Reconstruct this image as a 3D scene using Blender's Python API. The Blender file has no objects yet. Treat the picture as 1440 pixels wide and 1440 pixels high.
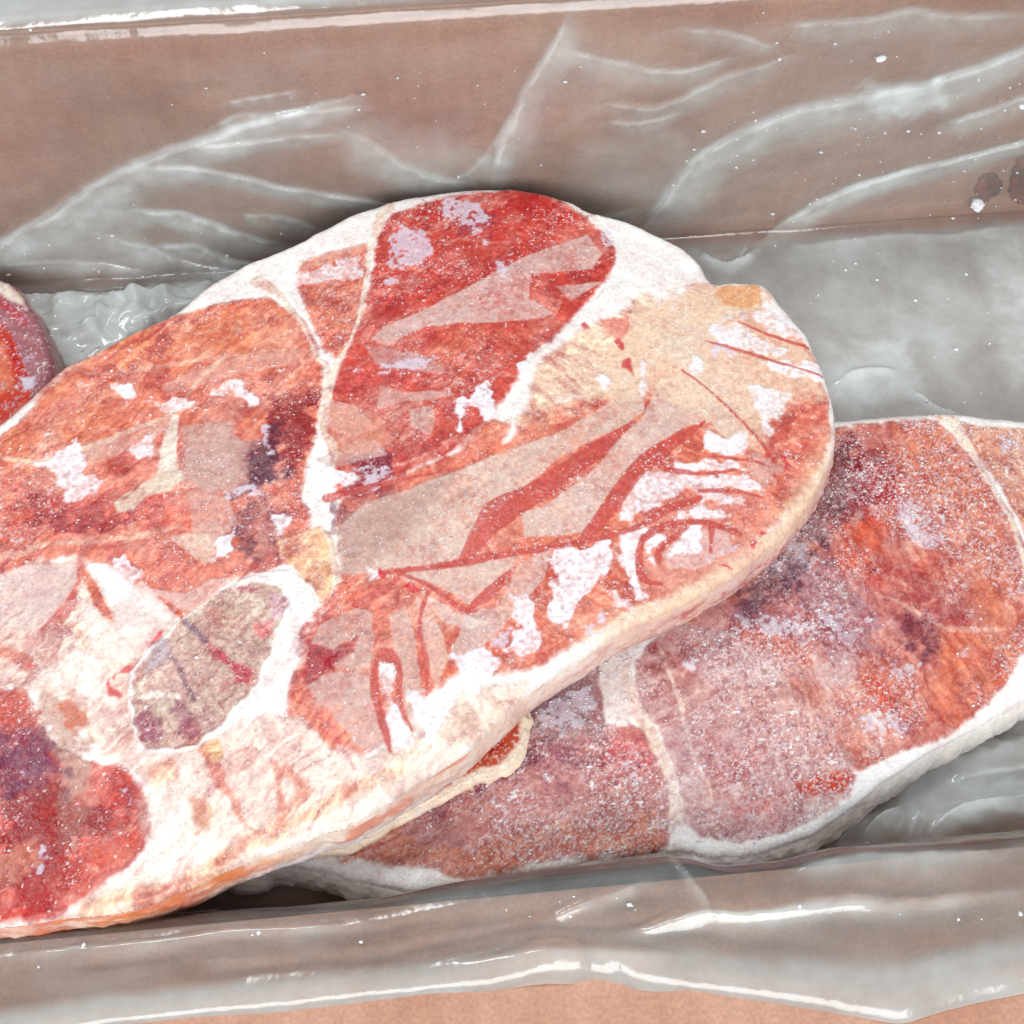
import bpy, math, random
import numpy as np
from mathutils import Vector, Matrix

# ------------------------------------------------------------------ camera, light, exposure
scene = bpy.context.scene
COL = scene.collection
CAM_F, CAM_D, CAM_T = 42.0, 0.37, math.radians(30)
cam_loc = np.array([0, -CAM_D * math.sin(CAM_T), 0.03 + CAM_D * math.cos(CAM_T)])
cd = bpy.data.cameras.new('camera'); cam = bpy.data.objects.new('camera', cd); COL.objects.link(cam)
cd.lens = CAM_F; cd.sensor_width = 36; cd.clip_start = 0.01; cd.clip_end = 50
cam.location = cam_loc; cam.rotation_euler = (CAM_T, 0, 0)
scene.camera = cam
world = bpy.data.worlds.new('World'); scene.world = world; world.use_nodes = True
bg = world.node_tree.nodes['Background']
bg.inputs[0].default_value = (0.93, 0.97, 1.0, 1); bg.inputs[1].default_value = 0.58


def lamp(name, loc, aim, sx, sy, power, col):
    l = bpy.data.lights.new(name, 'AREA'); l.shape = 'RECTANGLE'; l.size = sx; l.size_y = sy
    l.energy = power; l.color = col
    o = bpy.data.objects.new(name, l); COL.objects.link(o); o.location = loc
    o.rotation_euler = (Vector(aim) - Vector(loc)).to_track_quat('-Z', 'Y').to_euler()
    return o


lamp('unseen_lamp', (-0.34, 0.30, 1.0), (0, 0, 0.02), 0.36, 0.22, 3.4, (0.95, 0.99, 1.0))  # ceiling lamp, high at the back left
lamp('unseen_lamp', (0.1, -0.92, 0.70), (0, 0.08, 0.04), 1.0, 0.4, 9.5, (0.96, 0.99, 1.0))  # low front lamp, added out of view to brighten the back wall
vs = scene.view_settings
vs.view_transform = 'Standard'; vs.look = 'None'; vs.exposure = 0.1; vs.gamma = 1.0; vs.use_curve_mapping = False
scene.cycles.max_bounces = 5; scene.cycles.diffuse_bounces = 3; scene.cycles.glossy_bounces = 2; scene.cycles.transparent_max_bounces = 6
scene.cycles.use_denoising = True

# ------------------------------------------------------------------ tracing helpers: photograph point -> point on a real plane
FW = np.array([0, math.sin(CAM_T), -math.cos(CAM_T)]); RT = np.array([1.0, 0, 0]); UP = np.cross(RT, FW)
KK = 18 / CAM_F / 720


def P(s):
    return np.array([[float(a) for a in p.split(',')] for p in s.split()])


def rays(p):
    p = np.atleast_2d(p)
    return FW + np.outer((p[:, 0] - 720) * KK, RT) + np.outer((720 - p[:, 1]) * KK, UP)


def on_plane(p, pt, n):
    d = rays(p); t = np.dot(np.asarray(pt) - cam_loc, n) / (d @ np.asarray(n))
    return cam_loc + d * t[:, None]


def hash2(ix, iy, seed):
    h = (ix.astype(np.int64) * 374761393 + iy.astype(np.int64) * 668265263 + seed * 1442695041) & 0xFFFFFFFF
    h = ((h ^ (h >> 13)) * 1274126177) & 0xFFFFFFFF
    h = ((h ^ (h >> 16)) * 2246822519) & 0xFFFFFFFF
    return ((h ^ (h >> 15)) & 0xFFFFFF) / float(0xFFFFFF)


def vn(X, Y, sc, seed):
    x = X / sc; y = Y / sc
    ix = np.floor(x); iy = np.floor(y); fx = x - ix; fy = y - iy
    fx = fx * fx * (3 - 2 * fx); fy = fy * fy * (3 - 2 * fy)
    a = hash2(ix, iy, seed); b = hash2(ix + 1, iy, seed); c = hash2(ix, iy + 1, seed); d = hash2(ix + 1, iy + 1, seed)
    return (a + (b - a) * fx) * (1 - fy) + (c + (d - c) * fx) * fy


def fbm(X, Y, sc, seed, o=4):
    r = np.zeros_like(X); a = 0.5; t = 0
    for i in range(o):
        r += a * vn(X + 13.7 * i, Y - 7.1 * i, sc, seed + i * 17); t += a; a *= 0.55; sc *= 0.5
    return r / t


def sstep(e0, e1, x):
    t = np.clip((x - e0) / (e1 - e0 + 1e-12), 0, 1)
    return t * t * (3 - 2 * t)


def seg_dist(X, Y, pts, closed):
    n = len(pts); d = np.full(X.shape, 1e9); tt = np.zeros(X.shape); L = 0.0
    rng = range(n if closed else n - 1)
    for i in rng:
        a = pts[i]; b = pts[(i + 1) % n]; v = b - a; l2 = v @ v + 1e-18
        t = np.clip(((X - a[0]) * v[0] + (Y - a[1]) * v[1]) / l2, 0, 1)
        q = (X - a[0] - t * v[0]) ** 2 + (Y - a[1] - t * v[1]) ** 2
        m = q < d; d[m] = q[m]; tt[m] = (i + t[m]) / max(1, n - 1)
    return np.sqrt(d), tt


def inside(X, Y, pts):
    r = np.zeros(X.shape, bool); n = len(pts)
    for i in range(n):
        a = pts[i]; b = pts[(i + 1) % n]
        if a[1] == b[1]:
            continue
        c = ((a[1] > Y) != (b[1] > Y)) & (X < (b[0] - a[0]) * (Y - a[1]) / (b[1] - a[1]) + a[0])
        r ^= c
    return r


def smooth_closed(pts, n_per=6):
    """Catmull-Rom through a closed list."""
    out = []; n = len(pts)
    for i in range(n):
        p0, p1, p2, p3 = pts[i - 1], pts[i], pts[(i + 1) % n], pts[(i + 2) % n]
        for k in range(n_per):
            t = k / n_per
            out.append(0.5 * (2 * p1 + (p2 - p0) * t + (2 * p0 - 5 * p1 + 4 * p2 - p3) * t * t + (3 * p1 - p0 - 3 * p2 + p3) * t ** 3))
    return np.array(out)


def smooth_open(pts, n_per=5):
    if len(pts) < 3:
        return pts
    q = np.vstack([2 * pts[0] - pts[1], pts, 2 * pts[-1] - pts[-2]]); out = []
    for i in range(1, len(q) - 2):
        p0, p1, p2, p3 = q[i - 1], q[i], q[i + 1], q[i + 2]
        for k in range(n_per):
            t = k / n_per
            out.append(0.5 * (2 * p1 + (p2 - p0) * t + (2 * p0 - 5 * p1 + 4 * p2 - p3) * t * t + (3 * p1 - p0 - 3 * p2 + p3) * t ** 3))
    out.append(pts[-1])
    return np.array(out)


def lin(c):
    c = np.asarray(c, float) / 255.0
    return np.where(c <= 0.04045, c / 12.92, ((c + 0.055) / 1.055) ** 2.4)


# ------------------------------------------------------------------ materials
def mat(name):
    m = bpy.data.materials.new(name); m.use_nodes = True
    nt = m.node_tree; nt.nodes.clear()
    out = nt.nodes.new('ShaderNodeOutputMaterial')
    return m, nt, out


def node(nt, typ, **kw):
    n = nt.nodes.new(typ)
    for k, v in kw.items():
        setattr(n, k, v)
    return n


def meat_material():
    m, nt, out = mat('frozen_meat')
    L = nt.links.new
    b = node(nt, 'ShaderNodeBsdfPrincipled')
    at = node(nt, 'ShaderNodeAttribute', attribute_name='Col')
    fr = node(nt, 'ShaderNodeAttribute', attribute_name='Frost')
    tc = node(nt, 'ShaderNodeTexCoord')
    n1 = node(nt, 'ShaderNodeTexNoise'); n1.inputs['Scale'].default_value = 1400; n1.inputs['Detail'].default_value = 3
    n2 = node(nt, 'ShaderNodeTexNoise'); n2.inputs['Scale'].default_value = 420; n2.inputs['Detail'].default_value = 4
    L(tc.outputs['Object'], n1.inputs['Vector']); L(tc.outputs['Object'], n2.inputs['Vector'])
    # grainy ice: fine bright flecks where the frost is heavy
    mr = node(nt, 'ShaderNodeMapRange'); mr.inputs[1].default_value = 0.3; mr.inputs[2].default_value = 0.7
    mr.inputs[3].default_value = 0.82; mr.inputs[4].default_value = 1.16
    L(n1.outputs['Fac'], mr.inputs[0])
    mx = node(nt, 'ShaderNodeMix', data_type='RGBA', blend_type='MULTIPLY'); mx.inputs[0].default_value = 0.6
    L(at.outputs['Color'], mx.inputs[6]); L(mr.outputs[0], mx.inputs[7])
    L(mx.outputs[2], b.inputs['Base Color'])
    rr = node(nt, 'ShaderNodeMapRange'); rr.inputs[3].default_value = 0.3; rr.inputs[4].default_value = 0.65
    L(fr.outputs['Fac'], rr.inputs[0]); L(rr.outputs[0], b.inputs['Roughness'])
    ad = node(nt, 'ShaderNodeMath', operation='ADD'); L(n1.outputs['Fac'], ad.inputs[0]); L(n2.outputs['Fac'], ad.inputs[1])
    bp = node(nt, 'ShaderNodeBump'); bp.inputs['Strength'].default_value = 0.2; bp.inputs['Distance'].default_value = 0.0006
    L(ad.outputs[0], bp.inputs['Height']); L(bp.outputs[0], b.inputs['Normal'])
    b.inputs['Specular IOR Level'].default_value = 0.35
    L(b.outputs[0], out.inputs[0])
    return m


def cardboard_material():
    m, nt, out = mat('cardboard')
    L = nt.links.new
    b = node(nt, 'ShaderNodeBsdfPrincipled'); tc = node(nt, 'ShaderNodeTexCoord')
    mp = node(nt, 'ShaderNodeMapping'); mp.inputs['Scale'].default_value = (1, 1, 1)
    L(tc.outputs['Object'], mp.inputs[0])
    n1 = node(nt, 'ShaderNodeTexNoise'); n1.inputs['Scale'].default_value = 35; n1.inputs['Detail'].default_value = 6
    n2 = node(nt, 'ShaderNodeTexNoise'); n2.inputs['Scale'].default_value = 900; n2.inputs['Detail'].default_value = 3
    L(mp.outputs[0], n1.inputs['Vector']); L(mp.outputs[0], n2.inputs['Vector'])
    w = node(nt, 'ShaderNodeTexWave', wave_type='BANDS', bands_direction='X'); w.inputs['Scale'].default_value = 40
    w.inputs['Distortion'].default_value = 0.6; w.inputs['Detail'].default_value = 1
    L(mp.outputs[0], w.inputs['Vector'])
    cr = node(nt, 'ShaderNodeValToRGB')
    cr.color_ramp.elements[0].position = 0.3; cr.color_ramp.elements[0].color = (*lin((180, 130, 108)), 1)
    cr.color_ramp.elements[1].position = 0.72; cr.color_ramp.elements[1].color = (*lin((202, 158, 136)), 1)
    L(n1.outputs['Fac'], cr.inputs[0])
    mr = node(nt, 'ShaderNodeMapRange'); mr.inputs[1].default_value = 0.3; mr.inputs[2].default_value = 0.7
    mr.inputs[3].default_value = 0.86; mr.inputs[4].default_value = 1.1
    L(n2.outputs['Fac'], mr.inputs[0])
    mx = node(nt, 'ShaderNodeMix', data_type='RGBA', blend_type='MULTIPLY'); mx.inputs[0].default_value = 1
    L(cr.outputs[0], mx.inputs[6]); L(mr.outputs[0], mx.inputs[7])
    # paper fibres and the faint flute lines of the corrugation
    fm = node(nt, 'ShaderNodeMapping'); fm.inputs['Scale'].default_value = (260, 900, 900); L(tc.outputs['Object'], fm.inputs[0])
    n3 = node(nt, 'ShaderNodeTexNoise'); n3.inputs['Scale'].default_value = 1.0; n3.inputs['Detail'].default_value = 4; L(fm.outputs[0], n3.inputs['Vector'])
    m3 = node(nt, 'ShaderNodeMapRange'); m3.inputs[1].default_value = 0.3; m3.inputs[2].default_value = 0.7; m3.inputs[3].default_value = 0.95; m3.inputs[4].default_value = 1.03
    L(n3.outputs['Fac'], m3.inputs[0])
    m4 = node(nt, 'ShaderNodeMapRange'); m4.inputs[3].default_value = 0.965; m4.inputs[4].default_value = 1.015; L(w.outputs['Fac'], m4.inputs[0])
    pr = node(nt, 'ShaderNodeMath', operation='MULTIPLY'); L(m3.outputs[0], pr.inputs[0]); L(m4.outputs[0], pr.inputs[1])
    mx2 = node(nt, 'ShaderNodeMix', data_type='RGBA', blend_type='MULTIPLY'); mx2.inputs[0].default_value = 1
    L(mx.outputs[2], mx2.inputs[6]); L(pr.outputs[0], mx2.inputs[7]); L(mx2.outputs[2], b.inputs['Base Color'])
    b.inputs['Roughness'].default_value = 0.85; b.inputs['Specular IOR Level'].default_value = 0.2
    bp = node(nt, 'ShaderNodeBump'); bp.inputs['Strength'].default_value = 0.12; bp.inputs['Distance'].default_value = 0.001
    L(w.outputs['Fac'], bp.inputs['Height']); L(bp.outputs[0], b.inputs['Normal'])
    L(b.outputs[0], out.inputs[0])
    return m


def film_material():
    m, nt, out = mat('clear_polythene')
    L = nt.links.new
    hz = node(nt, 'ShaderNodeAttribute', attribute_name='Haze')
    tc = node(nt, 'ShaderNodeTexCoord')
    n1 = node(nt, 'ShaderNodeTexNoise'); n1.inputs['Scale'].default_value = 60; n1.inputs['Detail'].default_value = 6
    n1.inputs['Roughness'].default_value = 0.65
    L(tc.outputs['Object'], n1.inputs['Vector'])
    mr = node(nt, 'ShaderNodeMapRange'); mr.inputs[1].default_value = 0.3; mr.inputs[2].default_value = 0.7
    mr.inputs[3].default_value = 0.75; mr.inputs[4].default_value = 1.2
    L(n1.outputs['Fac'], mr.inputs[0])
    op = node(nt, 'ShaderNodeMath', operation='MULTIPLY', use_clamp=True)
    L(hz.outputs['Fac'], op.inputs[0]); L(mr.outputs[0], op.inputs[1])
    tr = node(nt, 'ShaderNodeBsdfTransparent'); tr.inputs[0].default_value = (0.97, 0.985, 0.97, 1)
    df = node(nt, 'ShaderNodeBsdfDiffuse'); df.inputs[0].default_value = (0.84, 0.905, 0.885, 1)
    tl = node(nt, 'ShaderNodeBsdfTranslucent'); tl.inputs[0].default_value = (0.78, 0.82, 0.80, 1)
    mm = node(nt, 'ShaderNodeMixShader'); mm.inputs[0].default_value = 0.12
    L(df.outputs[0], mm.inputs[1]); L(tl.outputs[0], mm.inputs[2])
    m1 = node(nt, 'ShaderNodeMixShader'); L(op.outputs[0], m1.inputs[0]); L(tr.outputs[0], m1.inputs[1]); L(mm.outputs[0], m1.inputs[2])
    gl = node(nt, 'ShaderNodeBsdfGlossy'); gl.inputs['Roughness'].default_value = 0.15
    bp = node(nt, 'ShaderNodeBump'); bp.inputs['Strength'].default_value = 0.25; bp.inputs['Distance'].default_value = 0.0015
    n3 = node(nt, 'ShaderNodeTexNoise'); n3.inputs['Scale'].default_value = 110; n3.inputs['Detail'].default_value = 3
    L(tc.outputs['Object'], n3.inputs['Vector']); L(n3.outputs['Fac'], bp.inputs['Height'])
    L(bp.outputs[0], gl.inputs['Normal'])
    fz = node(nt, 'ShaderNodeFresnel'); fz.inputs[0].default_value = 1.5
    ml = node(nt, 'ShaderNodeMath', operation='MULTIPLY', use_clamp=True); ml.inputs[1].default_value = 1.6
    L(fz.outputs[0], ml.inputs[0])
    m2 = node(nt, 'ShaderNodeMixShader'); L(ml.outputs[0], m2.inputs[0]); L(m1.outputs[0], m2.inputs[1]); L(gl.outputs[0], m2.inputs[2])
    L(m2.outputs[0], out.inputs[0])
    return m


def ice_material():
    m, nt, out = mat('ice')
    b = node(nt, 'ShaderNodeBsdfPrincipled')
    n = node(nt, 'ShaderNodeTexNoise'); n.inputs['Scale'].default_value = 700
    cr = node(nt, 'ShaderNodeValToRGB')
    cr.color_ramp.elements[0].color = (0.82, 0.84, 0.88, 1); cr.color_ramp.elements[1].color = (0.93, 0.94, 0.95, 1)
    tc = node(nt, 'ShaderNodeTexCoord'); nt.links.new(tc.outputs['Object'], n.inputs['Vector'])
    nt.links.new(n.outputs['Fac'], cr.inputs[0]); nt.links.new(cr.outputs[0], b.inputs['Base Color'])
    b.inputs['Roughness'].default_value = 0.3
    nt.links.new(b.outputs[0], out.inputs[0])
    return m


M_MEAT = meat_material(); M_CARD = cardboard_material(); M_FILM = film_material(); M_ICE = ice_material()


# ------------------------------------------------------------------ mesh helpers
def tag(o, label=None, cat=None, group=None, kind=None):
    if label: o['label'] = label
    if cat: o['category'] = cat
    if group: o['group'] = group
    if kind: o['kind'] = kind
    return o


def empty(name, loc):
    o = bpy.data.objects.new(name, None); COL.objects.link(o); o.location = loc; o.empty_display_size = 0.02
    return o


def raw_mesh(name, verts, faces, material, parent=None, attrs=None, normals=None, smooth=True):
    """verts (n,3), faces (m,k) arrays -> one mesh object."""
    me = bpy.data.meshes.new(name); nv = len(verts); nf, k = faces.shape
    me.vertices.add(nv); me.vertices.foreach_set('co', np.ascontiguousarray(verts, dtype=np.float32).ravel())
    me.loops.add(nf * k); me.loops.foreach_set('vertex_index', np.ascontiguousarray(faces, dtype=np.int32).ravel())
    me.polygons.add(nf); me.polygons.foreach_set('loop_start', np.arange(0, nf * k, k, dtype=np.int32))
    me.polygons.foreach_set('loop_total', np.full(nf, k, dtype=np.int32))
    me.update(calc_edges=True)
    for an, av in (attrs or {}).items():
        if av.ndim == 2:
            a = me.attributes.new(an, 'FLOAT_COLOR', 'POINT'); c4 = np.ones((nv, 4), np.float32); c4[:, :3] = av
            a.data.foreach_set('color', c4.ravel())
        else:
            a = me.attributes.new(an, 'FLOAT', 'POINT'); a.data.foreach_set('value', av.astype(np.float32))
    if smooth:
        me.polygons.foreach_set('use_smooth', np.ones(nf, bool))
    if normals is not None:
        me.normals_split_custom_set_from_vertices(normals.astype(np.float32))
    me.materials.append(material)
    o = bpy.data.objects.new(name, me); COL.objects.link(o)
    if parent is not None:
        o.parent = parent; o.matrix_parent_inverse = Matrix.Translation(-Vector(parent.location))
    return o


def box_mesh(name, x0, x1, y0, y1, z0, z1, material, parent):
    v = np.array([[x, y, z] for x in (x0, x1) for y in (y0, y1) for z in (z0, z1)], float)
    f = np.array([[0, 1, 3, 2], [4, 6, 7, 5], [0, 4, 5, 1], [2, 3, 7, 6], [0, 2, 6, 4], [1, 5, 7, 3]])
    me = bpy.data.meshes.new(name); me.from_pydata(v.tolist(), [], f.tolist()); me.materials.append(material)
    o = bpy.data.objects.new(name, me); COL.objects.link(o); o.parent = parent
    bv = o.modifiers.new('bevel', 'BEVEL'); bv.width = 0.0008; bv.segments = 2
    return o


# ------------------------------------------------------------------ the carton
BANG = math.radians(5.3); E1 = np.array([math.cos(BANG), math.sin(BANG)]); E2 = np.array([-math.sin(BANG), math.cos(BANG)])
VB, VF = 0.1352, -0.1174          # inner faces of back and front walls, along E2
HB, HF = 0.1065, 0.0375           # wall heights
UW = 0.235
carton = empty('cardboard_box', (0, 0, 0)); carton.rotation_euler = (0, 0, BANG)
tag(carton, 'open brown corrugated cardboard box holding the frozen steaks inside a plastic liner', 'box')
T = 0.004
box_mesh('bottom_panel', -UW - T, UW + T, VF - T, VB + T, -T, 0.0, M_CARD, carton)
box_mesh('back_panel', -UW - T, UW + T, VB, VB + T, 0.0002, HB, M_CARD, carton)
box_mesh('front_panel', -UW - T, UW + T, VF - T, VF, 0.0002, HF - .001, M_CARD, carton)
box_mesh('side_panel', -UW - T, -UW, VF + 0.0004, VB - 0.0004, 0.0002, HF + 0.004, M_CARD, carton)
box_mesh('side_panel', UW, UW + T, VF + 0.0004, VB - 0.0004, 0.0002, HF + 0.004, M_CARD, carton)
fl = box_mesh('flap', -UW, UW, -0.080, 0.0045, -T, 0, M_CARD, carton); fl.location = (0, VF - T, HF + .001); fl.rotation_euler = (math.radians(5), 0, 0)
fl = box_mesh('flap', -UW, UW, 0.0005, 0.075, -T, 0, M_CARD, carton); fl.location = (0, VB + T, HB); fl.rotation_euler = (math.radians(-14), 0, 0)


# ------------------------------------------------------------------ the steaks
def components(G, names):
    """split every region into connected pieces; crumbs are given to the neighbour they touch"""
    par, lab, size, runs = [], [], [], []

    def find(i):
        while par[i] != i:
            par[i] = par[par[i]]; i = par[i]
        return i
    prev = []
    for j in range(G.shape[0]):
        r = G[j]; cut = np.flatnonzero(np.diff(r)) + 1; st = np.concatenate([[0], cut]); en = np.concatenate([cut, [len(r)]])
        cur = []; p = 0
        for s, e in zip(st.tolist(), en.tolist()):
            k = int(r[s])
            i = len(par); par.append(i); lab.append(k); size.append(e - s); cur.append((s, e, i)); runs.append((j, s, e, i))
            while p < len(prev) and prev[p][1] <= s: p += 1
            q = p
            while q < len(prev) and prev[q][0] < e:
                if lab[prev[q][2]] == k:
                    x, y = find(prev[q][2]), find(i)
                    if x != y: par[y] = x; size[x] += size[y]
                q += 1
        prev = cur
    out = G.copy(); nn = []; ids = {}; small = []
    for j, s, e, i in runs:
        r = find(i)
        if lab[r] < 0: continue
        if size[r] < 140: small.append((j, s, e)); out[j, s:e] = -2; continue
        if r not in ids: ids[r] = len(nn); nn.append(names[lab[r]])
        out[j, s:e] = ids[r]
    for _ in range(60):
        m = out == -2
        if not m.any(): break
        for ax, sh in ((1, 1), (1, -1), (0, 1), (0, -1)):
            q = np.roll(out, sh, ax); t = (out == -2) & (q >= 0); out[t] = q[t]
    out[out == -2] = 0
    # parts first that carry others
    return out, nn


class Canvas:
    """A fine height sheet over a plane z = z0 + ax*x + ay*y, in metres; cut faces are laid out on it."""

    def __init__(self, outline_px, z0, ax, ay, step, seed, clip=None, dx=0, dy=0):
        self.z0, self.ax, self.ay, self.seed, self.step = z0, ax, ay, seed, step
        self.n = np.array([-ax, -ay, 1.0]); self.n /= np.linalg.norm(self.n)
        self.out = smooth_closed(self.xy(outline_px), 6)
        rnd = np.random.RandomState(seed)
        # slight unevenness of the cut rim
        k = len(self.out); t = np.arange(k)
        wob = sum(rnd.uniform(.1, .3) * np.sin(t * f * 2 * np.pi / k + rnd.uniform(0, 6)) for f in (17, 29, 43, 61)) * 0.0007
        tn = np.roll(self.out, -1, 0) - np.roll(self.out, 1, 0); tn /= np.linalg.norm(tn, axis=1)[:, None] + 1e-12
        self.out += np.stack([tn[:, 1], -tn[:, 0]], 1) * wob[:, None]
        lo = self.out.min(0) - 2 * step; hi = self.out.max(0) + 2 * step
        if clip:
            lo = np.maximum(lo, clip[0]); hi = np.minimum(hi, clip[1])
        self.nx = int((hi[0] - lo[0]) / step) + 1; self.ny = int((hi[1] - lo[1]) / step) + 1
        self.X, self.Y = np.meshgrid(lo[0] + np.arange(self.nx) * step, lo[1] + np.arange(self.ny) * step)
        self.lo = lo
        X, Y = self.X, self.Y
        self.wx = (fbm(X, Y, .012, seed + 1, 4) - .5) * .006 + (fbm(X, Y, .0025, seed + 3, 2) - .5) * .0012
        self.wy = (fbm(X, Y, .012, seed + 2, 4) - .5) * .006 + (fbm(X, Y, .0025, seed + 4, 2) - .5) * .0012
        self.rn = fbm(X, Y, .0035, seed + 5, 5) - .5
        self.col = np.zeros(X.shape + (3,)); self.h = np.zeros(X.shape); self.fr = np.zeros(X.shape)
        self.lab = np.zeros(X.shape, np.int32); self.names = ['fat']
        self.ins = inside(X, Y, self.out)
        self.edge, _ = seg_dist(X, Y, self.out, True)

    def xy(self, px):
        p = P(px) if isinstance(px, str) else px
        return on_plane(p, (0, 0, self.z0), self.n)[:, :2]

    def _win(self, pts, pad):
        a = np.floor((pts.min(0) - pad - self.lo) / self.step).astype(int); b = np.ceil((pts.max(0) + pad - self.lo) / self.step).astype(int) + 1
        a = np.clip(a, 0, [self.nx, self.ny]); b = np.clip(b, 0, [self.nx, self.ny])
        return (slice(a[1], b[1]), slice(a[0], b[0]))

    def _apply(self, w, m, col, a, lab, h, fr, keep=0.0, core=None):
        mm = (m * a)
        tgt = lin(col)
        c = self.col[w]
        self.col[w] = c + (tgt * (1 - keep) + c * keep - c) * mm[..., None]
        if h: self.h[w] += h * m
        if fr: self.fr[w] = np.maximum(self.fr[w], fr * m)
        if lab:
            self.names.append(lab); i = len(self.names) - 1
            core = m if core is None else core
            self.lab[w] = np.where(core > .5, i, self.lab[w])

    def fill(self, px, col, a=1.0, f=.5, rag=0.0, warp=.5, lab=None, h=0.0, fr=0.0, smooth=False, keep=0.0, brk=0.0, tex=0.0):
        """f feather mm, rag ragged edge mm, brk: breaks the fill up into flecks"""
        pts = self.xy(px)
        if smooth: pts = smooth_closed(pts, 4)
        w = self._win(pts, .004 + f * .001 + rag * .001 + (.005 if brk else 0))
        X = self.X[w] + self.wx[w] * warp; Y = self.Y[w] + self.wy[w] * warp
        if X.size == 0: return
        d, _ = seg_dist(X, Y, pts, True); d = np.where(inside(X, Y, pts), d, -d)
        d = d + self.rn[w] * rag * .001 * 4
        m = sstep(-f * .001, f * .001, d)
        core = m
        if tex:
            m = m * (1 - tex + tex * sstep(.28, .62, fbm(self.X[w], self.Y[w], .009, self.seed + 43, 4) * .55 + fbm(self.X[w], self.Y[w], .0011, self.seed + 44, 2) * .45))
        if brk:
            q = fbm(self.X[w], self.Y[w], .0042, self.seed + 40, 3) * .5 + fbm(self.X[w], self.Y[w], .0013, self.seed + 47, 3) * .5
            m = sstep(-.10, .16, (q - .5) * 2.2 + np.clip(d / .005, -1.2, .45) - brk * .6)
        self._apply(w, m, col, a, lab, h, fr, keep, core)

    def line(self, px, wid, col, a=1.0, f=.3, rag=0.0, warp=.5, lab=None, h=0.0, fr=0.0, keep=0.0):
        """wid: mm half-width, one value or one per point"""
        pts = self.xy(px); n0 = len(pts); pts = smooth_open(pts)
        wm = np.atleast_1d(np.asarray(wid, float)); pad = (wm.max() + f + rag) * .001 + .004
        w = self._win(pts, pad)
        X = self.X[w] + self.wx[w] * warp; Y = self.Y[w] + self.wy[w] * warp
        if X.size == 0: return
        d, t = seg_dist(X, Y, pts, False)
        ww = np.interp(t, np.linspace(0, 1, len(wm)), wm) * .001
        d = ww - d + self.rn[w] * rag * .001 * 4
        self._apply(w, sstep(-f * .001, f * .001, d), col, a, lab, h, fr, keep)

    # -- finishing
    def marble(self, amount, scale, ang, seed, col=(240, 205, 190), muscle=None):
        c, s = math.cos(ang), math.sin(ang)
        U = self.X * c + self.Y * s; V = -self.X * s + self.Y * c
        q = fbm(U * .35, V, scale, seed, 5)
        r = np.clip(1 - np.abs(q - .5) * 16, 0, 1) ** 2 * amount
        if muscle is not None: r = r * muscle
        self.col += (lin(col) - self.col) * r[..., None]

    def tint(self, sc, seed, amt, mask=None):
        q = (fbm(self.X, self.Y, sc, seed, 4) - .5) * 2 * amt
        if mask is not None: q = q * mask
        self.col *= np.clip(1 + q[..., None] * np.array([.8, 1.2, 1.1]), .3, 2)

    def fibre(self, ang, seed, amt, mask, sc=.0011):
        """muscle strands: streaky variation along one direction, bent by the slow warp"""
        c, s = math.cos(ang), math.sin(ang); X = self.X + self.wx * 1.5; Y = self.Y + self.wy * 1.5
        q = (fbm((X * c + Y * s) * .11, -X * s + Y * c, sc, seed, 4) - .5) * 2 * amt * mask
        self.col *= np.clip(1 + q[..., None] * np.array([.6, 1.3, 1.2]), .3, 2)

    def salt(self, dens, seed, col, amt, sc=.0006, clump=None):
        q = vn(self.X, self.Y, sc, seed) * .6 + vn(self.X, self.Y, sc * .45, seed + 1) * .4
        th = np.percentile(q, 100 * (1 - dens)) if np.isscalar(dens) else None
        m = sstep(th - .03, th + .05, q) if th is not None else sstep(-.03, .05, q - (1 - dens))
        if clump is not None: m = m * clump
        self.col += (lin(col) - self.col) * (m * amt)[..., None]
        self.fr = np.maximum(self.fr, m * amt); self.h += m * amt * .00025
        return m

    def build(self, name, thick, side_fn, label, cat, group=None, rim=.003, edge_prof=None):
        X, Y = self.X, self.Y
        e = np.clip(self.edge / rim, 0, 1)
        z = self.z0 + self.ax * X + self.ay * Y + self.h - rim * .8 * (1 - np.sqrt(np.clip(1 - (1 - e) ** 2, 0, 1)))
        z += (fbm(X, Y, .03, self.seed + 60, 3) - .5) * .0024 + (fbm(X, Y, .004, self.seed + 61, 3) - .5) * .0005
        px, py = X.copy(), Y.copy()
        outm = ~self.ins
        cellany = self.ins[:-1, :-1] | self.ins[1:, :-1] | self.ins[:-1, 1:] | self.ins[1:, 1:]
        need = np.zeros(X.shape, bool)
        for sy in (0, 1):
            for sx in (0, 1):
                need[sy:self.ny - 1 + sy, sx:self.nx - 1 + sx] |= cellany
        snap = need & outm
        # snap outside nodes of kept cells to the outline
        ii = np.argwhere(snap); q = np.stack([X[snap], Y[snap]], 1)
        best = np.full(len(q), 1e9); bp = q.copy()
        for i in range(len(self.out)):
            a = self.out[i]; b = self.out[(i + 1) % len(self.out)]; v = b - a; l2 = v @ v + 1e-18
            t = np.clip(((q - a) @ v) / l2, 0, 1); c = a + t[:, None] * v; d = ((q - c) ** 2).sum(1)
            m = d < best; best[m] = d[m]; bp[m] = c[m]
        px[snap] = bp[:, 0]; py[snap] = bp[:, 1]
        zs = self.z0 + self.ax * px + self.ay * py - rim * .8
        z[snap] = zs[snap]
        gy, gx = np.gradient(z, self.step)
        nrm = np.stack([-gx, -gy, np.ones_like(z)], -1); nrm /= np.linalg.norm(nrm, axis=-1, keepdims=True)
        cx, cy = self.out.mean(0)
        root = empty(name, (cx, cy, self.z0 - thick))
        tag(root, label, cat, group)
        jj, ii = np.nonzero(cellany)
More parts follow.
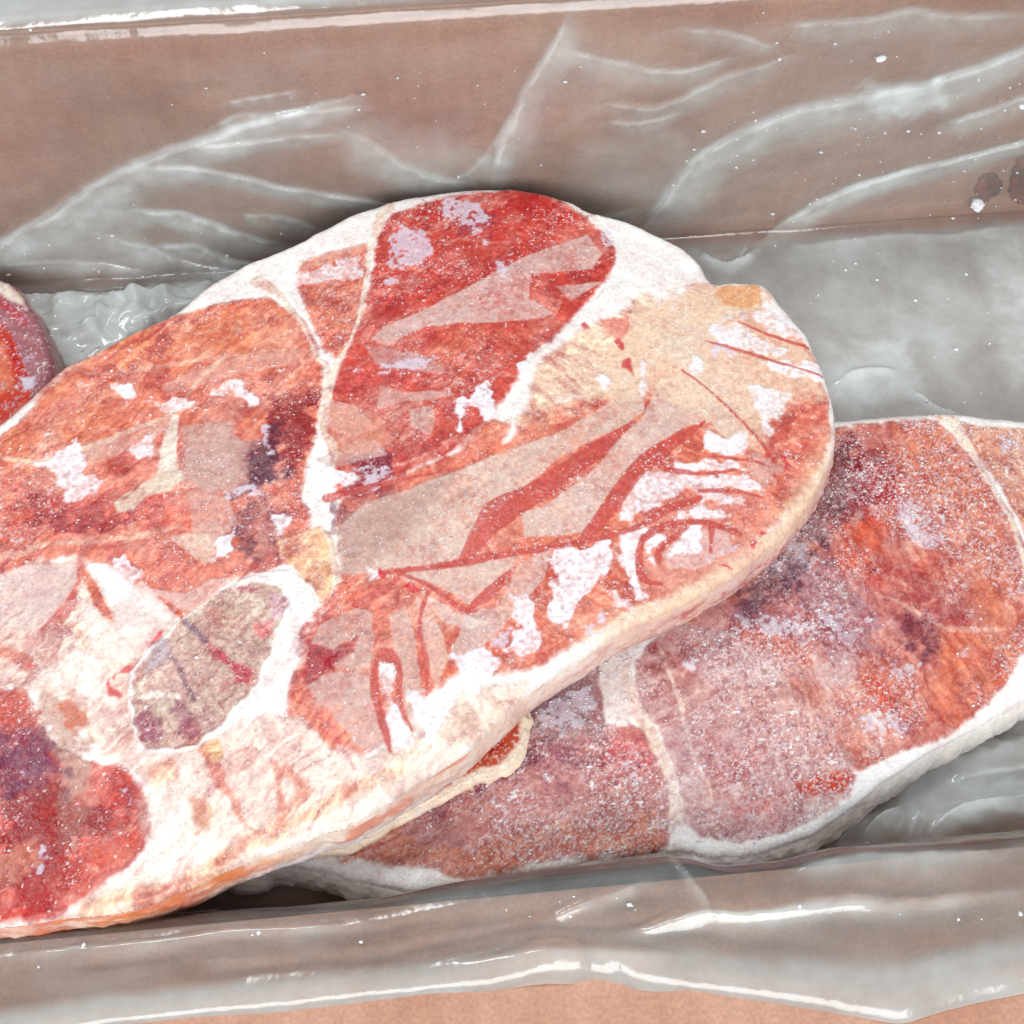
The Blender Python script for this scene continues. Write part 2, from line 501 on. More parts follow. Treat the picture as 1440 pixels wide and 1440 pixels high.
        clab = self.lab[jj, ii]
        G = np.full(cellany.shape, -1, np.int32); G[jj, ii] = clab
        G, names = components(G, self.names)
        clab = G[jj, ii]
        idx = np.arange(self.ny * self.nx).reshape(self.ny, self.nx)
        quads = np.stack([idx[jj, ii], idx[jj, ii + 1], idx[jj + 1, ii + 1], idx[jj + 1, ii]], 1)
        V = np.stack([px, py, z], -1).reshape(-1, 3); CC = np.clip(np.clip(self.col, 0, 1) ** 1.2 * .93, .003, .9).reshape(-1, 3); FR = self.fr.ravel(); NN = nrm.reshape(-1, 3)
        bone = None
        for k in range(len(names)):
            qk = quads[clab == k]
            if len(qk) == 0: continue
            u, inv = np.unique(qk, return_inverse=True)
            par = root
            if names[k] == 'marrow' and bone is not None: par = bone
            o = raw_mesh(names[k], V[u], inv.reshape(-1, 4), M_MEAT, None, {'Col': CC[u], 'Frost': FR[u]}, NN[u])
            o.parent = par
            o.matrix_parent_inverse = Matrix.Translation(-Vector(root.location)) if par is root else Matrix.Identity(4)
            if names[k] == 'bone' and bone is None: bone = o
        # the side of the slab
        o0 = self.out; n = len(o0)
        # resample
        d = np.linalg.norm(np.roll(o0, -1, 0) - o0, axis=1); cum = np.concatenate([[0], np.cumsum(d)]); tot = cum[-1]
        m = int(tot / .0007); tt = np.linspace(0, tot, m, endpoint=False)
        oc = np.vstack([o0, o0[:1]]); R = np.stack([np.interp(tt, cum, oc[:, 0]), np.interp(tt, cum, oc[:, 1])], 1)
        area = 0.5 * np.sum(R[:, 0] * np.roll(R[:, 1], -1) - R[:, 1] * np.roll(R[:, 0], -1))
        tn = np.roll(R, -2, 0) - np.roll(R, 2, 0); tn /= np.linalg.norm(tn, axis=1)[:, None] + 1e-12
        nn = np.stack([tn[:, 1], -tn[:, 0]], 1) * (1 if area > 0 else -1)
        prof = [(-.35, 0)] + (edge_prof or [(0, 0), (.35, .08), (.75, .18), (.95, .3), (1, .42), (.95, .55), (.8, .68), (.55, .8), (.2, .9), (-.4, .97), (-1.2, 1)])
        # denser
        pa = np.array(prof); ts = np.linspace(0, len(prof) - 1, 34)
        po = np.interp(ts, np.arange(len(prof)), pa[:, 0]); pz = np.interp(ts, np.arange(len(prof)), pa[:, 1])
        zt = self.z0 + self.ax * R[:, 0] + self.ay * R[:, 1] - rim * .8
        A, B = np.meshgrid(np.arange(m), np.arange(len(ts)))
        S = tt[A]; D = pz[B] * (thick - rim * .8)
        lump = (fbm(S, D, .006, self.seed + 70, 4) - .5) * .0024 * np.clip(po[B] + .0 * B, 0, 1) + (fbm(S, D, .0014, self.seed + 71, 3) - .5) * .0006 * (B > 0)
        off = po[B] * .0012 + lump
        SX = R[A, 0] + nn[A, 0] * off; SY = R[A, 1] + nn[A, 1] * off; SZ = zt[A] - D
        # take the colour of the cut face just inside the rim
        gi = np.clip(((R[:, 0] - nn[:, 0] * .0012 - self.lo[0]) / self.step).astype(int), 0, self.nx - 1)
        gj = np.clip(((R[:, 1] - nn[:, 1] * .0012 - self.lo[1]) / self.step).astype(int), 0, self.ny - 1)
        base = self.col[gj, gi]
        ker = np.ones(7) / 7
        base = np.stack([np.convolve(np.concatenate([base[-3:, c], base[:, c], base[:3, c]]), ker, 'valid') for c in range(3)], 1)
        cc, ff = side_fn(S, D, pz[B], base[A], SX, SY)
        VV = np.stack([SX, SY, SZ], -1).reshape(-1, 3)
        ix = np.arange(m * len(ts)).reshape(len(ts), m)
        F = np.stack([ix[:-1], ix[1:], np.roll(ix, -1, 1)[1:], np.roll(ix, -1, 1)[:-1]], -1).reshape(-1, 4)
        if area < 0: F = F[:, ::-1]
        raw_mesh('side_face', VV, F, M_MEAT, root, {'Col': np.clip(np.clip(cc, 0, 1) ** 1.2 * .93, .003, .9).reshape(-1, 3), 'Frost': ff.ravel()})
        # underside
        low = VV.reshape(len(ts), m, 3)[-1][::4]
        cen = low.mean(0)
        UV = np.vstack([low, cen]); k = len(low)
        UF = np.array([[i, k, (i + 1) % k] for i in range(k)])
        if area > 0: UF = UF[:, ::-1]
        raw_mesh('underside', UV, UF[:, ::-1] if False else UF, M_MEAT, root, {'Col': np.tile(lin((205, 120, 105)), (len(UV), 1)), 'Frost': np.zeros(len(UV))}, smooth=False)
        self.V = np.stack([px, py, z], -1); self.root = root
        return root

    def grains(self, prob, n, seed, smin, smax):
        """loose ice grains lying on the frosty areas: one uncountable part"""
        rnd = np.random.RandomState(seed)
        p = (prob * self.ins).ravel(); p = p / p.sum()
        k = rnd.choice(len(p), n, p=p)
        c = self.V.reshape(-1, 3)[k]
        crumbs('frost_grains', c, rnd, smin, smax, self.root)


OCT = np.array([[1, 0, 0], [-1, 0, 0], [0, 1, 0], [0, -1, 0], [0, 0, 1], [0, 0, -1]], float)
OCF = np.array([[0, 2, 4], [2, 1, 4], [1, 3, 4], [3, 0, 4], [2, 0, 5], [1, 2, 5], [3, 1, 5], [0, 3, 5]])


def crumbs(name, c, rnd, smin, smax, parent=None, flat=.7):
    n = len(c)
    s = smin + (smax - smin) * rnd.rand(n) ** 2.5
    a = rnd.rand(n) * 6.28
    v = OCT[None] * (1 + rnd.uniform(-.35, .5, (n, 6, 1)))
    v = v + rnd.uniform(-.2, .2, v.shape)
    x = v[..., 0] * np.cos(a)[:, None] - v[..., 1] * np.sin(a)[:, None]; y = v[..., 0] * np.sin(a)[:, None] + v[..., 1] * np.cos(a)[:, None]
    v = np.stack([x * (1 + .5 * rnd.rand(n, 1)), y, v[..., 2] * flat], -1) * s[:, None, None] + c[:, None] + np.array([0, 0, 1])[None, None] * (s * .2)[:, None, None]
    f = (OCF[None] + (np.arange(n) * 6)[:, None, None]).reshape(-1, 3)
    o = raw_mesh(name, v.reshape(-1, 3), f, M_ICE, parent, smooth=False)
    o['kind'] = 'stuff'
    return o


def side_basic(fatness, red=0.0, frost=.35, seed=5, fatcol=(246, 228, 214)):
    def fn(S, D, q, base, SX, SY):
        n = fbm(S, D * 2.2, .009, seed, 4); n2 = fbm(S, D, .0022, seed + 3, 4)
        c = base + (lin(fatcol) - base) * np.clip(fatness + (n - .5) * 1.6, 0, 1)[..., None]
        r = sstep(.55, .72, fbm(S * .6, D * 1.8, .007, seed + 9, 3)) * red
        c = c + (lin((222, 120, 92)) - c) * r[..., None]
        f = sstep(.5, .7, n2 + (q - .5) * .3) * frost
        c = c + (lin((240, 234, 240)) - c) * f[..., None]
        return c, f
    return fn


# colours of the cut face
CORAL, ORANGE, RED, DEEP, PURP = (226, 134, 110), (232, 143, 104), (210, 86, 74), (176, 42, 50), (112, 42, 72)
FAT, PEACH, FILM, GFILM, PFILM, FROST = (252, 247, 243), (238, 204, 176), (220, 197, 182), (198, 172, 160), (228, 192, 186), (248, 245, 249)

# =========================================================== steak on top of the stack
TOP = Canvas('0,592 55,541 93,513 140,490 183,467 240,440 300,396 350,367 420,338 455,318 520,290 560,277 620,268 700,264 750,268 800,280 832,296 872,306 '
             '915,325 960,347 985,370 1003,394 1040,394 1075,399 1098,425 1122,452 1141,482 1159,522 1171,562 1176,602 1167,652 1142,703 1102,750 1061,786 1011,820 '
             '960,848 900,873 850,901 800,935 742,973 712,1003 678,1036 618,1082 558,1118 498,1158 440,1175 388,1196 328,1217 268,1247 198,1273 98,1290 0,1302 '
             '-60,1308 -125,1200 -140,950 -120,720 -60,630', .0435, -.012, .0, .00030, 11)
c = TOP
c.col[:] = lin(FAT)
# --- muscles
c.fill('-150,700 -60,650 0,612 60,560 108,519 188,465 289,432 361,419 394,428 426,452 444,486 456,525 452,562 449,604 434,655 420,690 436,740 400,775 420,800 330,815 255,868 '
       '210,840 150,800 100,785 40,800 -60,815 -150,815', CORAL, f=1.1, rag=.5, lab='muscle', h=.0003, smooth=True)
c.fill('424,368 516,342 514,380 508,445 490,490 473,508 456,490 438,458 424,420 414,384', CORAL, f=1.1, rag=.3, lab='muscle', h=.0002)
c.fill('552,302 590,288 640,275 700,270 762,274 800,288 824,306 850,335 868,352 852,392 826,428 790,464 743,500 720,540 690,590 640,632 580,662 520,690 478,700 470,660 460,600 '
       '478,515 510,444 520,395 528,335', RED, f=1.1, rag=.5, lab='muscle', h=.0003, smooth=True)
c.fill('690,592 720,600 760,575 820,560 890,545 930,500 1000,470 1075,425 1120,470 1150,520 1162,570 1166,610 1156,650 1128,695 1090,738 1040,775 1000,806 950,832 900,852 850,880 800,912 '
       '745,945 690,950 650,945 600,980 560,1040 520,1060 470,1090 440,1080 400,1000 410,950 440,890 470,850 480,800 470,740 480,700 560,670 640,635', CORAL, f=1.1, rag=.5, lab='muscle', h=.0002)
c.fill('-150,968 -60,962 0,968 40,972 75,1052 140,1072 175,1078 203,1110 214,1154 203,1198 160,1232 119,1264 72,1288 0,1292 -100,1290', RED, f=1.1, rag=.6, lab='muscle', h=.0003, smooth=True)
# tone inside the muscles
def blotch(cv, s, col, a=.8, f=3.5, rag=2.0):
    cv.fill(s, col, a=a, f=f, rag=rag * 1.6, warp=1.2, tex=.55)
blotch(c, '20,680 80,690 130,700 200,690 255,690 258,740 200,760 120,755 40,750 0,720', RED, .9, 2.5)
blotch(c, '30,700 100,720 190,710 190,745 100,750 40,735', DEEP, .8, 2.5)
blotch(c, '190,630 250,600 270,640 230,665 200,690 170,660', RED, .7, 2)
blotch(c, '375,560 448,545 446,600 440,640 405,655 380,610', (172, 46, 46), .9, 2.5)
blotch(c, '330,640 400,600 400,660 380,690 325,690', PURP, .85, 2.2)
blotch(c, '250,600 330,590 350,630 330,690 270,690 250,650', (206, 142, 130), .7, 3)
blotch(c, '320,730 370,700 400,720 400,800 350,810 325,770', (150, 82, 92), .7, 3)
blotch(c, '60,520 200,470 330,430 400,440 430,500 300,520 160,530 60,570', ORANGE, .7, 4)
blotch(c, '0,620 120,560 180,540 160,600 60,640 0,650', ORANGE, .7, 4)
blotch(c, '-20,740 100,760 260,755 330,800 250,830 150,790 0,790', (222, 120, 98), .6, 2)
blotch(c, '690,275 770,280 820,305 780,350 700,375 690,330', (205, 62, 54), .8, 2)
blotch(c, '535,380 620,370 640,400 560,440 515,450', (204, 76, 66), .7, 3)
blotch(c, '556,300 600,290 620,300 600,315 560,312', (200, 58, 50), .8, 1.5)
blotch(c, '640,460 780,450 740,500 640,535 590,490', (222, 122, 98), .8, 4)
blotch(c, '500,540 600,560 690,570 640,630 540,670 470,690', (216, 112, 96), .7, 4)
blotch(c, '510,640 560,640 565,690 520,700 480,705', (160, 44, 66), .8, 2)
blotch(c, '720,600 780,560 860,530 900,420 1000,400 1070,400 1100,440 1030,480 950,480 930,520 850,560 760,600', PEACH, .85, 3)
blotch(c, '1100,560 1150,560 1160,620 1130,690 1085,740 1050,760 1100,660', (232, 140, 120), .8, 3)
blotch(c, '430,840 480,815 540,800 560,830 500,850 440,900', (222, 118, 92), .9, 2)
blotch(c, '415,900 440,870 470,860 505,880 500,915 470,935 430,950', (190, 90, 96), .6, 3)
c.fill('440,905 470,915 505,898 500,918 480,935 455,950 432,965 418,945 428,920', (182, 40, 58), f=.7, rag=.6, warp=.8)
blotch(c, '0,1100 60,1090 120,1100 180,1130 190,1180 120,1200 60,1240 0,1260', DEEP, .7, 3)
blotch(c, '-20,1040 50,1030 90,1090 60,1110 0,1120', (150, 62, 86), .75, 3)
blotch(c, '75,1050 130,1075 120,1120 85,1100 60,1040', (196, 150, 136), .8, 2.5)
blotch(c, '130,1090 180,1085 205,1130 190,1160 140,1130', (196, 56, 46), .8, 2.5)
blotch(c, '110,1170 200,1160 190,1210 140,1240 110,1220', (216, 96, 70), .7, 3)
# --- fat seams and fat pads
c.line('360,395 392,415 422,452 448,500 462,520 456,580 468,625 475,650 452,665', [2.4, 1.3, .7, .6, .8, .9, 1.1, .8, .4], (243, 222, 208), f=.6, rag=.4, lab='fat_seam', h=.0003)
c.line('545,290 532,315 520,350 512,400 506,445 490,485 472,520 462,570 460,610', [2.6, 1.8, .8, .5, .6, .6, .8, .8, .9], (244, 224, 210), f=.5, rag=.3, lab='fat_seam', h=.0003)
c.fill('838,298 875,306 915,325 960,347 985,370 1004,396 960,402 920,405 880,415 852,440 840,425 858,392 868,360 862,335 845,315', (253, 248, 244), f=.6, rag=.4, lab='fat_pad', h=.0004)
c.line('880,412 845,432 812,462 780,490 752,520 740,555 725,600 712,622', [4.5, 3.2, 2.6, 2.4, 3.2, 2.4, 1.4, .6], FAT, f=1.0, lab='fat_seam', h=.0003)
c.fill('750,520 800,480 850,450 900,430 960,430 930,480 890,520 850,545 800,560 760,580 730,605 745,560', (243, 208, 180), a=.85, f=1.6, rag=.8)
c.line('0,640 60,650 130,625 190,600 235,585', [.7, 1.2, 1.0, .8, .4], (238, 196, 172), f=.5, warp=.8)
c.line('95,520 140,527 220,520 300,508 360,497 420,490', [.5, .7, .9, .7, .5, .3], (240, 190, 168), a=.8, f=.5, warp=.8)
c.line('318,506 300,520 280,540 262,560', [.5, .9, .7, .4], (240, 196, 166), f=.4)
c.line('243,588 236,620 235,662', [1.0, 2.2, 3.2], (240, 224, 210), f=.6, warp=.6)
c.fill('160,706 205,678 225,664 250,660 262,668 240,690 205,700 185,722 165,722', (226, 206, 188), f=.5, rag=.3, lab='fat_pad', h=.0002)
c.line('-100,790 0,783 60,770 130,762 190,755 250,745', [1.5, 1.4, 1.0, .9, .8, .4], (238, 190, 168), a=.75, f=.6, warp=.8)
# pale fat and connective tissue left of the bone
c.fill('-150,800 0,803 60,793 105,785 150,830 200,860 245,870 225,905 195,935 185,960 190,1010 195,1055 215,1110 170,1072 140,1055 110,1000 80,975 30,965 -150,962', (238, 212, 200), f=1.2, rag=.8, lab='fat_pad')
blotch(c, '0,810 100,800 120,830 90,880 20,890 -40,880', (226, 180, 172), .8, 3)
blotch(c, '60,920 140,925 160,950 150,985 110,1000 70,980 50,950', (252, 246, 236), .9, 3)
blotch(c, '30,960 100,950 120,1020 80,1040 60,1000', (238, 210, 190), .7, 3)
c.fill('85,990 115,1000 112,1040 95,1035', (222, 140, 110), a=.8, f=1.2, rag=.6)
c.fill('0,905 30,912 55,935 40,942 10,925 -10,925', (224, 122, 98), a=.85, f=.8, rag=.5)
c.line('85,875 110,890 130,915', [.8, 1.4, .5], (226, 184, 160), a=.8, f=.8)
c.line('60,885 90,850 108,812 100,795', [.6, 1.4, 1.2, .5], (212, 96, 84), a=.85, f=.6, rag=.4)
c.fill('70,870 95,830 110,835 105,860 80,880', (204, 80, 76), a=.7, f=1.0, rag=.9)
c.line('112,792 128,825 148,858 168,888', [.7, 1.5, 1.4, .6], (218, 116, 90), f=.5, lab='muscle')
c.line('168,780 190,805 222,835 256,866', [1.2, 1.6, 1.4, .6], (216, 104, 84), f=.5, lab='muscle')
c.line('200,912 222,890 228,884', [.6, 1.3, .5], (228, 110, 108), f=.6)
# lower fat
c.fill('195,1052 240,1062 290,1040 330,1015 370,1000 420,1010 470,1060 520,1070 575,1045 640,985 690,965 745,958 742,975 700,1012 640,1068 570,1114 500,1160 430,1180 360,1207 280,1243 200,1275 100,1292 '
       '60,1294 125,1268 165,1236 206,1198 216,1150 205,1105', (246, 231, 218), f=1.2, rag=.8, lab='fat_pad', h=.0002)
blotch(c, '205,1105 270,1120 300,1180 400,1180 300,1218 210,1240 170,1230 215,1170', (252, 247, 240), .95, 3)
blotch(c, '330,1030 400,1010 440,1050 470,1090 420,1140 350,1160 300,1120 290,1070', (240, 212, 200), .75, 3)
blotch(c, '540,1060 620,1010 690,985 730,975 690,1015 600,1080 540,1110', (250, 232, 214), .9, 3)
c.line('300,1215 360,1180 430,1150 500,1110 560,1085', [1.5, 2.4, 2.0, 1.6, .6], (240, 192, 146), a=.7, f=2.0, rag=.8)
c.line('120,1280 200,1262 270,1235 320,1205', [1.5, 2.5, 2.5, 1.5], (236, 186, 146), a=.7, f=2.0, rag=.8)
c.line('285,1060 305,1090 330,1125 350,1160 385,1170 395,1130 385,1075', [1.2, 1.5, .8, .6, .6, 1.0, 1.2], (226, 132, 108), a=.85, f=.6, rag=.5)
c.line('400,1080 430,1110 405,1140', [1.5, 1.8, .8], (228, 140, 108), a=.8, f=1.0, rag=1.0)
c.line('445,1000 470,1040 500,1085', [.8, 1.2, .4], (222, 122, 108), f=.5)
c.fill('272,1120 300,1130 298,1160 280,1170 274,1145', (232, 172, 128), a=.85, f=1.5, rag=.8)
c.fill('280,1050 305,1040 312,1065 298,1080 282,1070', (234, 188, 132), a=.9, f=.8, rag=.4)
c.fill('205,1080 240,1070 252,1095 215,1105', (240, 200, 168), a=.8, f=1.2, rag=.8)
# --- bone with its marrow
c.fill('183,945 192,930 222,900 250,872 300,838 340,814 375,803 412,803 438,820 445,845 436,870 412,910 392,938 362,978 330,1010 318,1005 300,1032 280,1055 245,1062 205,1058 186,1035 180,990',
       (247, 240, 236), f=.6, rag=.4, warp=.5, lab='bone', h=.0007)
c.fill('193,940 223,905 257,869 316,827 361,817 396,825 405,854 387,897 362,952 323,1003 291,1035 276,1052 245,1058 200,1052 187,1017 188,981', (203, 170, 158), f=.6, rag=.5, warp=.6, lab='marrow', h=-.0004)
blotch(c, '200,950 235,920 262,945 262,975 200,980', (204, 160, 156), .8, 2)
blotch(c, '192,985 215,985 215,1030 225,1045 200,1045', (166, 88, 108), .9, 1.2)
blotch(c, '245,985 270,985 290,1025 270,1045 250,1030', (172, 100, 122), .85, 1.5)
c.fill('215,980 248,985 248,1045 225,1048', (206, 180, 164), a=.85, f=1.2, rag=.6)
c.line('193,978 225,975 250,980', [.6, 1.0, .6], (238, 224, 214), f=.5)
c.fill('288,893 302,900 322,922 345,938 358,938 354,952 340,958 322,940 305,920', (184, 62, 84), f=.7, rag=.6, warp=.8)
c.line('262,872 275,885 292,900', [1.0, .8, .8], (146, 112, 128), f=.6)
c.line('235,918 250,935 262,960 272,985', [.5, .8, .9, .6], (140, 104, 118), f=.6)
c.fill('224,895 240,900 240,925 222,935 205,938', (192, 176, 188), a=.8, f=1.5, rag=.8)
c.fill('332,823 350,822 372,826 366,832 345,830', (172, 74, 104), f=.5, rag=.4)
c.fill('362,880 385,872 388,892 372,902 360,895', (214, 98, 104), a=.9, f=.9, rag=.8)
c.fill('385,835 402,840 405,858 390,870 382,855', (214, 166, 180), a=.8, f=1.2, rag=1.0)
c.line('335,845 352,838 366,848 364,862 350,872', [.8, 1.4, 1.6, 1.4, .8], (226, 206, 188), f=.6)
c.fill('300,860 325,850 338,870 320,890 300,885', (200, 166, 146), a=.8, f=1.5, rag=.6)
c.fill('388,757 420,747 448,738 460,752 469,775 475,825 452,842 432,820 412,802 392,785', (237, 190, 150), f=.6, rag=.3, lab='fat_pad', h=.0004)
c.line('452,742 465,765 470,800 472,830', [.5, .9, .9, .5], (244, 226, 208), f=.4)
c.fill('372,806 400,795 416,800 440,828 446,850 436,868 430,845 410,815 385,812', (252, 246, 242), f=.5)
# --- natural variation of the meat, before the film and frost lie on it
MUS = np.clip((c.col[..., 0] - c.col[..., 1]) * 4, 0, 1)
c.marble(.35, .010, .5, 91, muscle=MUS); c.marble(.25, .005, -.6, 95, muscle=MUS, col=(236, 176, 160))
vm = sstep(.46, .66, fbm(c.X, c.Y, .010, 85, 5)) * MUS
c.col += (lin((226, 172, 160)) - c.col) * (vm * .3)[..., None]
rm = sstep(.54, .68, fbm(c.X, c.Y, .007, 87, 5)) * MUS
c.col += (lin((182, 48, 54)) - c.col) * (rm * .5)[..., None]
c.fibre(.9, 58, .55, MUS * sstep(.02, -.03, c.X)); c.fibre(-.5, 59, .5, MUS * sstep(-.03, .02, c.X))
c.tint(.004, 51, .28, .15 + .85 * MUS); c.tint(.0012, 54, .2, MUS)
for s, col, al in (('380,560 446,548 446,610 436,645 408,655 385,615', (160, 34, 40), .8), ('345,650 395,612 392,660 370,690 335,692', (104, 34, 66), .85), ('325,745 350,705 362,740 352,790 340,800', (112, 40, 70), .7),
                   ('375,710 395,720 400,780 385,800', (150, 60, 84), .6), ('30,700 110,725 190,712 185,742 100,750 45,735', (166, 30, 50), .75), ('700,278 760,280 790,300 740,330 705,325', (192, 38, 40), .7), ('640,300 690,300 690,330 650,335', (150, 50, 84), .5),
                   ('505,645 555,640 560,675 520,695', (142, 30, 62), .8), ('0,1110 70,1090 110,1120 190,1140 180,1170 110,1190 60,1230 0,1240', (150, 26, 34), .7), ('0,1040 45,1030 75,1070 60,1095 0,1110', (126, 44, 84), .75), ('150,1090 185,1090 195,1120 160,1130', (166, 30, 34), .7), ('462,690 490,690 480,760 468,760', (128, 36, 70), .7)):
    c.fill(s, col, a=al, f=1.0, rag=4.0, warp=1.3, tex=.55)
k = sstep(.009, .001, c.edge + c.rn * .006) * sstep(.0, .03, c.X + c.Y * .2) * sstep(.03, .0, c.Y + .0)
c.col += (lin((240, 204, 174)) - c.col) * (k * .85)[..., None]
for s, col, al, ff in (('60,975 110,990 135,1060 120,1110 95,1105 75,1070 55,1030', (206, 164, 150), .85, 2.0), ('-10,1020 40,1000 75,1050 90,1110 60,1100 20,1110 -10,1120', (128, 48, 86), .75, 1.5), ('80,1110 120,1120 110,1180 90,1190 70,1150', (176, 120, 108), .7, 1.5),
                       ('30,1195 100,1180 115,1240 70,1275 20,1280', (170, 34, 38), .6, 2), ('-10,1200 40,1185 60,1200 20,1225 -10,1235', (214, 140, 116), .7, 1.5), ('130,1180 190,1170 185,1205 140,1235 115,1215', (220, 100, 72), .7, 2), ('115,1195 150,1230 128,1225', (232, 190, 176), .7, .6),
                       ('0,975 35,975 50,1010 20,1015 0,1005', (214, 110, 92), .7, 2), ('85,985 112,1000 108,1040 92,1035', (214, 122, 92), .8, 1.2), ('192,990 214,990 216,1040 200,1048', (160, 78, 104), .8, .9), ('250,990 272,1000 286,1028 262,1040', (160, 84, 112), .75, .9),
                       ('440,990 470,960 500,950 520,980 480,1010', (222, 190, 178), .6, 2)):
    c.fill(s, col, a=al, f=ff, rag=3.0, warp=1.2, tex=.45)
# --- fogged film that has lifted off the meat (straight crease edges)
FH = .00010
def film(s, col=FILM, a=.88, f=.4, rag=.2, brk=0.0, fr=.45):
    g = sum(col) / 3.0; col = tuple(min(250, x + (g - x) * .36 + 11) for x in col)
    c.fill(s, col, a=a, f=f, rag=rag, warp=.12, lab='fogged_film', h=FH, fr=fr, keep=.08, brk=brk, tex=.5)
film('523,478 540,460 602,434 696,384 747,359 826,331 848,358 832,380 779,385 747,386 744,420 779,441 762,448 674,454 602,458 580,465 544,487', (224, 184, 174))
film('783,405 846,399 803,427', (226, 190, 178))
film('513,486 550,492 600,500 640,528 590,523 536,521', (214, 160, 156), a=.75, rag=.5)
film('534,543 566,552 632,550 640,558 566,566 530,575', (222, 176, 166), a=.75, rag=.5)
film('574,575 607,570 612,590 607,612 580,600', (222, 186, 172), a=.8)
film('462,560 500,570 530,600 500,615 460,600', (232, 196, 182), a=.6)
film('440,648 500,622 530,618 545,640 505,648 470,660', (216, 170, 158), a=.7)
film('225,540 330,505 445,488 450,506 340,526 235,556', (238, 172, 154), a=.5)
film('100,640 190,598 240,584 244,600 200,622 130,655', (236, 190, 170), a=.6)
film('418,366 512,340 514,352 420,380', (240, 186, 164), a=.5)
film('472,746 515,706 573,688 660,656 725,631 779,614 826,588 880,551 905,545 905,580 880,598 840,618 795,640 755,672 735,690 690,728 652,784 600,800 565,800 530,808 480,806', (224, 198, 180))
c.fill('472,746 515,706 573,690 640,668 600,720 560,770 520,800 480,805', (194, 160, 150), a=.8, f=4, rag=1.2, warp=.3, keep=.1)
film('735,722 762,714 800,690 842,655 876,614 905,585 930,530 985,525 1002,560 1000,590 965,600 930,622 900,640 880,668 850,705 826,748 779,755 737,758', (227, 196, 180))
film('560,803 640,797 728,782 715,812 660,852 640,838 600,820 575,822', (224, 196, 180))
film('652,862 700,858 728,798 760,778 776,774 765,815 735,850 700,890 655,930 630,930 650,880', (222, 188, 176), a=.8)
film('590,830 640,862 690,876 660,885 625,878 600,850', (228, 206, 192), a=.8)
film('585,840 610,862 625,900 630,925 615,975 600,930 590,880', (232, 198, 180), a=.7)
film('450,880 500,855 525,860 525,930 505,945 470,935 500,915 505,895 470,912 440,905', (214, 176, 162), a=.75, rag=.4)
film('548,868 570,852 585,900 592,965 602,1005 590,1040 575,1020 562,960 556,920', (222, 182, 166), a=.8)
film('430,965 455,950 500,945 528,965 545,1030 555,1065 530,1062 500,1050 470,1010', (220, 184, 176), a=.75, rag=.5)
film('470,1045 520,1066 560,1075 540,1085 500,1100 480,1080', (236, 206, 198), a=.6, rag=.6)
c.fill('262,600 330,592 352,640 345,690 290,698 258,660', (206, 160, 150), a=.85, f=1.2, rag=1.5, tex=.4)
c.fill('462,560 520,580 560,610 520,640 470,640 458,600', (230, 170, 146), a=.6, f=2, rag=1.5, tex=.4)
film('300,590 330,600 345,650 330,690 290,690 262,660 262,620', (214, 168, 154), a=.55, rag=.9, brk=.2)
film('266,690 320,700 335,735 300,765 270,755', (228, 176, 162), a=.8)
film('240,757 262,750 292,752 305,775 288,795 262,775', (238, 204, 178), a=.9)
film('-20,812 60,795 105,790 108,815 90,850 60,880 30,890 -20,880', (228, 196, 186), a=.8)
film('112,870 128,850 146,868 180,880 225,885 195,925 160,925 120,905', (244, 226, 212), a=.85)
film('200,825 260,835 300,815 330,812 300,836 262,862 235,845', (236, 196, 186), a=.75)
film('155,850 199,815 225,842 250,866 228,885 190,885 165,872', (238, 214, 206), a=.85)
c.fill('905,430 1000,400 1080,420 1110,470 1150,520 1160,560 1110,570 1060,640 1000,600 940,560 900,560 860,570 820,560', (243, 214, 190), a=.85, f=3, rag=1.5, tex=.3)
c.fill('880,745 1000,690 1085,690 1070,770 1000,810 920,835 890,800', (230, 160, 146), a=.6, f=3, rag=1.5, tex=.5)
film('920,455 985,500 1000,520 960,520 930,500', (238, 206, 178), a=.7)
film('1000,560 1050,610 1040,640 1005,600 985,580', (232, 202, 178), a=.7)
film('1060,640 1100,650 1095,680 1072,690 1050,660', (230, 176, 162), a=.6, rag=.6, brk=.2)
film('985,745 1025,742 1030,775 985,800 940,800 930,780 960,750', (232, 190, 184), a=.75, rag=.5)
film('940,520 985,460 1000,470 1060,520 1060,580 1030,590 1000,550', (238, 208, 182), a=.5, f=2)
